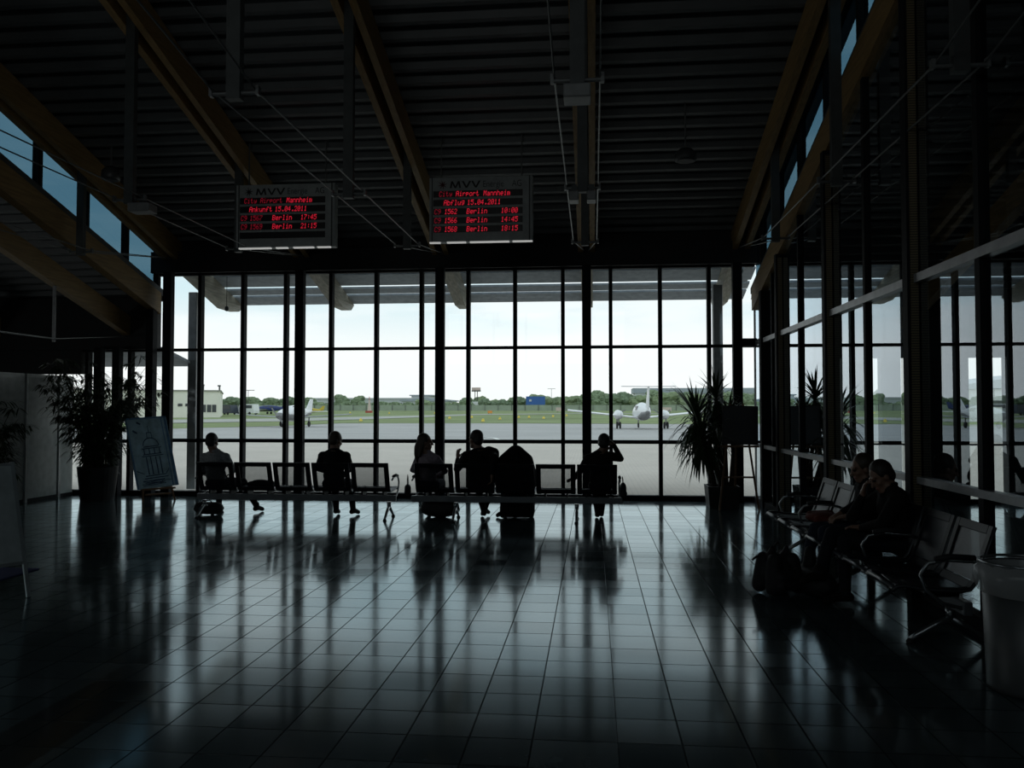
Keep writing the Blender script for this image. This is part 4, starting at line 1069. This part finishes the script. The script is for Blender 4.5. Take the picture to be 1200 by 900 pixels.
def airplane(loc, rotz, label, twin, span, ttail, m, s=1.0, belly=None, name='light_aircraft'):
    t = thing(name, label, 'aircraft', loc, rotz); t.scale = (s,)*3
    sec = [(4.3, .08, .08, 1.15), (4.0, .30, .30, 1.18), (3.2, .52, .50, 1.25), (2.2, .62, .62, 1.32), (1.2, .66, .74, 1.42), (0, .66, .78, 1.45), (-1.2, .60, .70, 1.45), (-2.6, .40, .46, 1.45), (-3.8, .20, .26, 1.45), (-4.5, .07, .12, 1.5)]
    fz = MB().rings([[V((rx*math.cos(k*PI/10), y, z+rz*math.sin(k*PI/10))) for k in range(20)] for y, rx, rz, z in sec]).build('fuselage', m, t, True)
    if not twin:
        MB().rings([[V((rx*math.cos(k*PI/10), y, z+rz*math.sin(k*PI/10))) for k in range(20)] for y, rx, rz, z in ((4.32, .10, .10, 1.15), (4.0, .32, .32, 1.16), (3.2, .535, .52, 1.2), (2.2, .63, .56, 1.22), (.4, .67, .5, 1.14))]).build('dark_nose', M['plane_grey'], fz, True)
    b = MB()
    for sx in (-1, 1):
        b.hexa([(sx*.60, 1.15, 1.66), (sx*.60, 1.75, 1.56), (sx*.63, .55, 1.62), (sx*.63, .1, 1.66), (sx*.45, 1.0, 2.0), (sx*.42, 1.35, 1.90), (sx*.50, .55, 2.02), (sx*.50, .1, 2.02)])
        for y in (-.1, -.75): b.hexa([(sx*.64, y, 1.58), (sx*.64, y-.5, 1.58), (sx*.55, y-.5, 1.60), (sx*.55, y, 1.60), (sx*.56, y, 1.92), (sx*.54, y-.45, 1.90), (sx*.40, y-.45, 1.92), (sx*.42, y, 1.94)])
    b.hexa([(-.50, 1.85, 1.62), (.50, 1.85, 1.62), (.45, 1.1, 1.7), (-.45, 1.1, 1.7), (-.34, 1.45, 2.0), (.34, 1.45, 2.0), (.36, 1.0, 2.12), (-.36, 1.0, 2.12)]).build('cabin_windows', M['win_dark'], fz)
    def wing(b, x0, y0, c0, z0, x1, y1, c1, z1, th):
        R = []
        for x, y, c, z in ((x0, y0, c0, z0), (x1, y1, c1, z1)):
            R.append([V((x, y+c*.5, z)), V((x, y+c*.3, z+th)), V((x, y-c*.5, z+.02)), V((x, y+c*.2, z-th*.6))])
        b.rings(R); return b
    for sx in (-1, 1):
        wg = wing(MB(), sx*.4, .2, 1.75, .92, sx*span/2, .25, 1.15, .92+(.10 if twin else .06)*span/2, .11 if twin else .07).build('wing', m if twin else M['wing_grey'], t)
        if twin:
            x = sx*1.95; z = 1.18
            nb = MB().rings([[V((x+r*math.cos(k*PI/6), y, z+r*1.1*math.sin(k*PI/6))) for k in range(12)] for y, r in ((2.1, .12), (1.95, .30), (1.3, .38), (0, .36), (-.7, .12))]).build('engine_nacelle', m, wg, True)
            pr = MB()
            for an in (.5, 2.6, 4.7): pr.bar((x, 2.14, z), (x+.85*math.cos(an), 2.14, z+.85*math.sin(an)), .11, .03, (0, 1, 0))
            pr.ell((x, 2.18, z), (.12, .2, .12)); pr.build('propeller', M['plane_grey'], wg)
        gx = sx*(2.0 if twin else 1.5)
        g = MB().tube((gx, -.1, 1.0), (gx, -.1, .25), .06).build('landing_gear', M['plane_grey'], t)
        w2 = MB()
        for dx in ((-.13, .13) if twin else (0,)):
            w2.lathe([(.05, -.07), (.27, -.07), (.29, -.03), (.29, .03), (.27, .07), (.05, .07)], 16)
            bmesh.ops.transform(w2.bm, matrix=Matrix.Translation((gx+dx, -.1, .29)) @ Matrix.Rotation(PI/2, 4, 'Y'), verts=[v for v in w2.bm.verts if not v.tag])
            for v in w2.bm.verts: v.tag = True
        w2.build('wheel', M['tyre'], g)
    g = MB().tube((0, 2.9, .9), (0, 3.0, .25), .05).build('nose_gear', M['plane_grey'], t)
    w2 = MB().lathe([(.05, -.06), (.22, -.06), (.24, 0), (.22, .06), (.05, .06)], 16)
    bmesh.ops.transform(w2.bm, matrix=Matrix.Translation((0, 3.0, .24)) @ Matrix.Rotation(PI/2, 4, 'Y'), verts=w2.bm.verts[:]); w2.build('wheel', M['tyre'], g)
    if not twin:
        pr = MB()
        for an in (.9, .9+PI): pr.bar((0, 4.32, 1.15), (.95*math.cos(an), 4.32, 1.15+.95*math.sin(an)), .13, .03, (0, 1, 0))
        pr.ell((0, 4.38, 1.15), (.14, .25, .14)); pr.build('propeller', M['plane_grey'], t)
    top = 3.45 if ttail else 2.9
    MB().rings([[V((-.06, -3.0, 1.65)), V((.06, -3.0, 1.65)), V((.06, -4.6, 1.5)), V((-.06, -4.6, 1.5))], [V((-.04, -4.3, top)), V((.04, -4.3, top)), V((.04, -5.0, top)), V((-.04, -5.0, top))]]).build('tail_fin', m, t)
    tz, ty, hs = (top, -4.6, 2.15) if ttail else (1.55, -4.0, 2.0)
    b = MB()
    for sx in (-1, 1): wing(b, 0, ty, .95, tz, sx*hs, ty-.05, .65, tz+.02, .04)
    b.build('tailplane', m, t)
    MB().rings([[V((rx*math.cos(k*PI/8), y, z+rz*math.sin(k*PI/8))) for k in range(16)] for y, rx, rz, z in ((-1.3, .52, .30, 1.02), (-2.6, .42, .36, 1.28), (-3.8, .22, .22, 1.36), (-4.55, .08, .12, 1.46))]).build('tail_cone', belly or m, fz, True)  # shade under the tail, painted as a grey shell where belly is given
    return t
airplane((4.15, 71.2, 0), math.radians(3), 'white twin-engined aircraft seen from behind on the taxiway, wings spread', True, 12.6, True, M['plane_white'], 1.0, M['plane_grey'])
airplane((-28.1, 76.0, 0), math.radians(178), 'white single-engined aircraft taxiing towards the hall, seen past the left bench', False, 12.2, False, M['plane_white'], .92, M['plane_grey'])
airplane((-80.6, 200, gz(200)), math.radians(95), 'small dark blue aircraft parked far off beside the white van', False, 9.5, False, M['plane_blue'], 1.0)
airplane((-66.0, 188, gz(188)), math.radians(100), 'small yellow aircraft parked far off on the grass, partly behind a column', False, 8.5, False, M['plane_yellow'], .72)

def vehicle(name, label, cat, loc, rotz, L_, W2, H2, m, box=False):
    t = thing(name, label, cat, loc, rotz)
    if box:
        MB().box(-W2/2, -L_/2, .5, W2/2, L_/2-1.9, H2).build('cargo_box', m, t)
        MB().prism([(-W2/2, L_/2-1.8, .4), (-W2/2, L_/2, .4), (-W2/2, L_/2, 1.2), (-W2/2, L_/2-.4, 2.1), (-W2/2, L_/2-1.8, 2.2)], (W2, 0, 0)).build('cab', m, t)
    else:
        o = [(-L_/2, .35), (L_/2, .35), (L_/2, .8), (L_/2-.8, 1.0), (L_/2-1.6, H2), (-L_/2+.25, H2), (-L_/2, 1.0)]
        bd = MB().prism([(-W2/2, y, z) for y, z in o], (W2, 0, 0)).build('body', m, t)
        b = MB()
        for sx in (-1, 1):
            b.box(sx*W2/2-.012, -L_/2+.5, H2*.60, sx*W2/2+.012, L_/2-1.75, H2*.90)
        b.build('side_windows', M['win_dark'], bd)
    for sx in (-1, 1):
        for y in (-L_*.3, L_*.3):
            w = MB().lathe([(.03, -.1), (.30, -.1), (.33, -.05), (.33, .05), (.30, .1), (.03, .1)], 14)
            bmesh.ops.transform(w.bm, matrix=Matrix.Translation((sx*W2/2, y, .33)) @ Matrix.Rotation(PI/2, 4, 'Y'), verts=w.bm.verts[:])
            w.build('wheel', M['tyre'], t)
vehicle('van', 'white van parked far off between the beige hangar and the blue aircraft', 'van', (-82.0, 190, gz(190)), 1.3, 5.6, 2.2, 2.5, M['car_white'])
vehicle('utility_truck', 'dark pickup parked beside the corner of the beige hangar', 'truck', (-86.2, 188, gz(188)), 1.2, 5.4, 2.2, 2.3, M['car_dark'])
vehicle('fire_truck', 'red service truck partly behind the beige hangar corner', 'truck', (-91.5, 189, gz(189)), 1.2, 5.0, 2.3, 2.6, M['car_red'], True)
vehicle('car', 'small white car far off before the pale hall, nearest the long-haired person', 'car', (-76, 330, gz(330)), 1.5, 4.6, 1.9, 1.7, M['car_white'])
vehicle('box_truck', 'white box truck far off below the signal mast', 'truck', (-47.5, 330, gz(330)), 1.5, 9.5, 2.6, 3.6, M['car_white'], True)
vehicle('car', 'tiny white car far off on the road right of the blue billboard', 'car', (-12.5, 335, gz(335)), 1.5, 4.8, 1.9, 1.7, M['car_white'])

# hangar on the left
t = thing('hangar', 'long beige flat-roofed hangar at the left beyond the taxiway', 'building', (-70, 150, gz(150)), math.radians(24))
MB().box(-75, 0, -.3, 0, 30, 4.9).build('wall', M['hangar'], t)
MB().box(-75.2, -.25, 4.9, .2, 30.2, 5.15).build('roof', M['hangar_roof'], t)
for x in (-7.4, -6.1, -2.3, -1.4):
    big = x > -3
    f = MB().box(x, -.08, 1.0 if big else 2.1, x+(.75 if big else .8), .05, 2.4 if big else 2.6).build('window', M['win_dark'], t)
MB().box(-3.4, -.08, 1.0, -2.5, .05, 2.4).build('window', M['win_dark'], t)
MB().box(-30, -.1, 0, -25, .05, 3.4).build('sliding_door', M['hall_pale'], t)
for x, h in ((-7.2, 2.0), (-3.8, 1.8)):
    t2 = MB().box(-.12, -.12, 0, .12, .12, h*.7).box(-.35, -.15, h*.7-.3, .2, .15, h*.7).build('roof_vent', M['bin'], None, loc=(-70+x-1, 160, gz(150)+5.15))
    tag(t2, 'thin vent pipe on the roof of the beige hangar, %s its right end' % ('farther from' if x < -5 else 'nearer'), 'vent')
# far halls
def hall(name, label, loc, w, h, m, mr, peak=0, roofh=.6):
    t = thing(name, label, 'building', loc)
    MB().box(-w/2, 0, 0, w/2, 20, h).build('wall', m, t)
    MB().prism([(-w/2-1, -.5, h), (w/2+1, -.5, h), (w/2+1, -.5, h+roofh), (0, -.5, h+roofh+peak), (-w/2-1, -.5, h+roofh)], (0, 21, 0)).build('roof', mr, t)
    n = max(3, int(w/8)); b = MB()
    for i in range(n):
        x = -w/2+(i+.5)*w/n; b.box(x-w/n*.3, -.1, h*.45, x+w/n*.3, .05, h*.65)
    b.build('window_band', M['win_dark'], t)
    return t
hall('warehouse', 'long pale warehouse far beyond the airfield, left of centre', (-112, 400, 1.2), 62, 5.6, M['hall_pale'], M['hall_pale'])
hall('warehouse', 'grey-roofed warehouse far off just left of the long-haired person', (-76, 372, 1.2), 22, 4.2, M['hall_pale'], M['hall_dark'], 1.0)
hall('office_building', 'small boxy building far off rising above the grey-roofed warehouse', (-90, 428, 1.2), 10, 7.6, M['hall_pale'], M['hall_dark'])
hall('stadium_hall', 'large hall with a broad blue-grey roof far off behind the yucca', (52, 420, 1.2), 62, 8.6, M['hall_pale'], M['hall_dark'], 0, 2.6)
hall('aircraft_hangar', 'white gabled hangar seen through the glass partition', (62, 118, 0), 22, 4.4, M['plane_white'], M['hall_pale'], 1.8)

# mast, billboard, signs, poles
t = thing('signal_mast', 'slim mast with a boxed platform rising above the far trees', 'mast', (-48.9, 345, 1.2))
for dx in (-.5, .5): MB().tube((dx, 0, 0), (dx, 0, 8.0), .16, None, 6).build('leg', M['bin'], t)
MB().box(-1.8, -.4, 8.0, 1.8, .4, 9.7).build('platform', M['pinkish'], t); MB().box(-1.9, -.5, 8.0, 1.9, .5, 8.5).build('platform_base', M['bin'], t)
t = thing('billboard', 'blue billboard standing before the far trees', 'billboard', (-21.6, 312, 1.2))
MB().box(-3.6, -.2, 2.2, 3.6, .2, 5.4).build('board_face', M['billboard'], t); MB().box(-2.4, -.26, 3.5, -1.5, -.2, 4.3).build('pale_marks', M['hall_pale'], t)
for dx in (-2.2, 2.2): MB().box(dx-.15, -.1, 0, dx+.15, .1, 2.2).build('post', M['bin'], t)
for x, lb in ((-9.4, 'pale boxy taxiway sign behind the left wingtip of the twin-engined aircraft'), (21.0, 'pale boxy taxiway sign beyond the right wing of the twin-engined aircraft')):
    t = thing('taxiway_sign', lb, 'sign', (x, 240, gz(240)), 0, 'taxiway signs')
    MB().box(-1.3, -.2, .45, 1.3, .2, 1.5).build('sign_face', M['pinkish'], t)
    for dx in (-.9, .9): MB().box(dx-.06, -.06, 0, dx+.06, .06, .45).build('post', M['bin'], t)
t = thing('windsock_cart', 'red and white ground beacon far off on the grass left of centre', 'beacon', (-63.2, 230, gz(230)))
MB().box(-1.0, -.5, 0, .8, .5, .6).build('base', M['car_red'], t); MB().rings([[V((sx*w, sy*w, z)) for sx, sy in ((-1, -1), (1, -1), (1, 1), (-1, 1))] for w, z in ((.45, .5), (.3, 2.0), (.2, 3.6))]).build('frame', M['pinkish'], t)
MB().tube((0, 0, 3.6), (0, 0, 4.6), .1, None, 6).build('pole', M['car_red'], t)
for k, (x, y, h, lb) in enumerate(((-86, 200, 6.0, 'thin lamp pole with a crossarm behind the beige hangar corner'), (-17, 340, 9, 'thin lamp pole far off right of the blue billboard'), (30, 330, 8, 'thin lamp pole far off right of the twin-engined aircraft'))):
    t = thing('lamp_pole', lb, 'lamp pole', (x, y, gz(y)))
    MB().tube((0, 0, 0), (0, 0, h), .10, .07, 6).build('pole', M['bin'], t); MB().box(-1.6, -.08, h-.1, 1.6, .08, h+.05).build('crossarm', M['bin'], t)
mk = [(-31.4, 110), (-51.7, 207), (-39.9, 207), (-24, 137.5), (-21.4, 145.5), (-14.4, 108), (-14.7, 130.5), (-13.1, 146), (-11.3, 146.5), (-8.2, 138), (-7.5, 156), (-5.3, 166.5), (-64.3, 215)]
proto = None
for x, y in mk:
    if proto is None:
        proto = thing('edge_marker', 'small yellow edge marker dotted on the airfield grass', 'marker', (x, y, gz(y)), 0, 'yellow edge markers')
        MB().lathe([(.26, 0), (.24, .12), (.16, .3), (.14, .42), (.001, .44)], 10).build('marker_cone', M['marker'], proto); MB().lathe([(.34, 0), (.34, .04), (.001, .04)], 10).build('base', M['bin'], proto)
    else: dup(proto, (x, y, gz(y)))
t = thing('edge_board', 'larger orange marker board on the grass above the broad person in black', 'marker', (-24.9, 199.5, gz(199.5)))
MB().box(-.55, -.1, .25, .55, .1, .85).build('board_face', M['marker_o'], t); MB().box(-.4, -.05, 0, -.3, .05, .3).box(.3, -.05, 0, .4, .05, .3).build('foot', M['bin'], t)

# fence, hedge and trees on the far side
b = MB()
b.poly([(-260, 305, 1.2), (200, 305, 1.2), (200, 305, 3.3), (-260, 305, 3.3)])
fe = b.build('perimeter_fence', M['fence']); tag(fe, 'long green mesh fence along the far edge of the airfield', 'fence')
b = MB()
for i in range(93): b.box(-260+i*5-.06, 304.8, 1.0, -260+i*5+.06, 305, 3.7)
b.build('fence_posts', M['bin'], fe)['kind'] = 'stuff'

def tree_proto(k, seed):
    rg = random.Random(seed)
    t = thing('tree', 'x', 'tree', (0, 0, 0)); b = MB()
    for i in range(16):
        a = rg.uniform(0, 2*PI); q = rg.uniform(0, 2.4); z = rg.uniform(2.0, 5.2); r = rg.uniform(.8, 1.5)*(1.25-abs(z-3.4)*.18)
        b.ell((q*math.cos(a), q*math.sin(a), z), (r*1.15, r*1.15, r), None, 10, 7)
    for v in b.bm.verts:
        v.co += V((rg.uniform(-.22, .22), rg.uniform(-.22, .22), rg.uniform(-.22, .22)))
        v.co.x *= 1.3
    b.build('crown', M['tree%d' % k], t); MB().path([(0, 0, -.3), (.08, 0, 1.4), (0, .1, 3.2)], [.28, .22, .14], 7).build('trunk', M['trunk'], t)
    return t
protos = [tree_proto(i % 3, 40+i) for i in range(5)]
used = [False]*5
rg = random.Random(5)
def put_tree(x, y, s, zone):
    i = rg.randrange(5); lb = 'leafy green tree in the far treeline, '+zone
    if not used[i]:
        t = protos[i]; used[i] = True; t.location = (x, y, 1.15); t.rotation_euler = (0, 0, rg.uniform(-.25, .25)); t['label'] = lb; t['group'] = 'treeline '+zone; t.scale = (s,)*3
    else:
        dup(protos[i], (x, y, 1.15), rg.choice((0, PI))+rg.uniform(-.25, .25), lb, 'treeline '+zone, s)
def zone(x):
    for lim, z in ((-118, 'behind the beige hangar and parked planes'), (-52, 'before the pale warehouses'), (-26, 'between the mast and the billboard'), (-2, 'right of the billboard, left of the twin aircraft'),
                   (34, 'behind the twin aircraft')):
        if x < lim: return z
    return 'behind the yucca and partition'
for row, (yy, off) in enumerate(((321, 0), (334, 3.6), (347, 6.9))):
    x = -205+off
    while x < 150:
        low = -118 < x < -52
        s_ = rg.uniform(.72, .98) if not low else rg.uniform(.42, .6)
        if x > -2: s_ *= 1.2
        if x > -26: s_ *= 1.1
        put_tree(x+rg.uniform(-.5, .5), yy, s_, zone(x)); x += 8.4*s_*rg.uniform(1.0, 1.1)
put_tree(-97, 311, .98, zone(-100)); put_tree(-89, 310, .90, zone(-100)); put_tree(-64, 310, .72, zone(-64))

# ------------------------------------------------------------------ sky and light
wd = bpy.data.worlds.new('sky'); SC.world = wd; wd.use_nodes = True
N, L = wd.node_tree.nodes, wd.node_tree.links; N.clear()
out = N.new('ShaderNodeOutputWorld'); bg = N.new('ShaderNodeBackground'); L.new(bg.outputs[0], out.inputs[0])
tc = N.new('ShaderNodeTexCoord'); sp = N.new('ShaderNodeSeparateXYZ'); L.new(tc.outputs['Generated'], sp.inputs[0])
cr = N.new('ShaderNodeValToRGB'); e = cr.color_ramp.elements
e[0].position = 0; e[0].color = (.85, .88, .87, 1); e[1].position = 1; e[1].color = (.48, .62, .72, 1)
q = e.new(.07); q.color = (.88, .90, .89, 1)
q = e.new(.135); q.color = (.62, .775, .82, 1)
q = e.new(.3); q.color = (.56, .71, .78, 1)
L.new(sp.outputs[2], cr.inputs[0])
mp = N.new('ShaderNodeMapping'); mp.inputs['Scale'].default_value = (3.0, 3.0, 16); L.new(tc.outputs['Generated'], mp.inputs[0])
no = N.new('ShaderNodeTexNoise'); no.inputs['Scale'].default_value = 1.6; no.inputs['Detail'].default_value = 5; L.new(mp.outputs[0], no.inputs['Vector'])
r2 = N.new('ShaderNodeValToRGB'); r2.color_ramp.elements[0].position = .42; r2.color_ramp.elements[1].position = .60
r2.color_ramp.elements[0].color = (0, 0, 0, 1); r2.color_ramp.elements[1].color = (.75, .75, .75, 1); L.new(no.outputs['Fac'], r2.inputs[0])
mx = N.new('ShaderNodeMixRGB'); mx.inputs[2].default_value = (.88, .91, .91, 1); L.new(r2.outputs[0], mx.inputs[0]); L.new(cr.outputs[0], mx.inputs[1])
L.new(mx.outputs[0], bg.inputs['Color']); bg.inputs['Strength'].default_value = 1.12

def portal(name, loc, rot_, sx, sy):
    la = bpy.data.lights.new(name, 'AREA'); la.shape = 'RECTANGLE'; la.size = sx; la.size_y = sy; la.cycles.is_portal = True
    o = bpy.data.objects.new(name, la); COL.objects.link(o); o.location = loc; o.rotation_euler = rot_
portal('window_portal', (-2.7, 15.12, 2.1), (-PI/2, 0, 0), 11.2, 4.2)
portal('added_rear_window_portal', (-2.6, -2.25, 4.4), (PI/2, 0, 0), 7.6, 2.0)  # for the added window behind the camera
portal('added_aisle_window_portal', (-14.25, 5.75, 1.65), (0, -PI/2, 0), 1.5, 8.5)  # for the added window in the left aisle wall

# ------------------------------------------------------------------ camera
f = 970.0
cam = bpy.data.cameras.new('camera'); co = bpy.data.objects.new('camera', cam); COL.objects.link(co)
cam.sensor_fit = 'HORIZONTAL'; cam.sensor_width = 36; cam.lens = 36*f/1200; cam.clip_end = 3000; cam.clip_start = .05
p_ = math.atan(30/f); yw = math.atan(95/f*math.cos(p_))
co.location = (0, 0, 1.62); co.rotation_euler = (PI/2+p_, 0, yw)
SC.camera = co
SC.view_settings.view_transform = 'Standard'; SC.view_settings.look = 'None'; SC.view_settings.exposure = 0.13; SC.view_settings.gamma = 1
cy = SC.cycles
cy.use_denoising = True; cy.max_bounces = 8; cy.diffuse_bounces = 4; cy.glossy_bounces = 5; cy.transparent_max_bounces = 24
cy.sample_clamp_indirect = 4; cy.caustics_reflective = False; cy.caustics_refractive = False
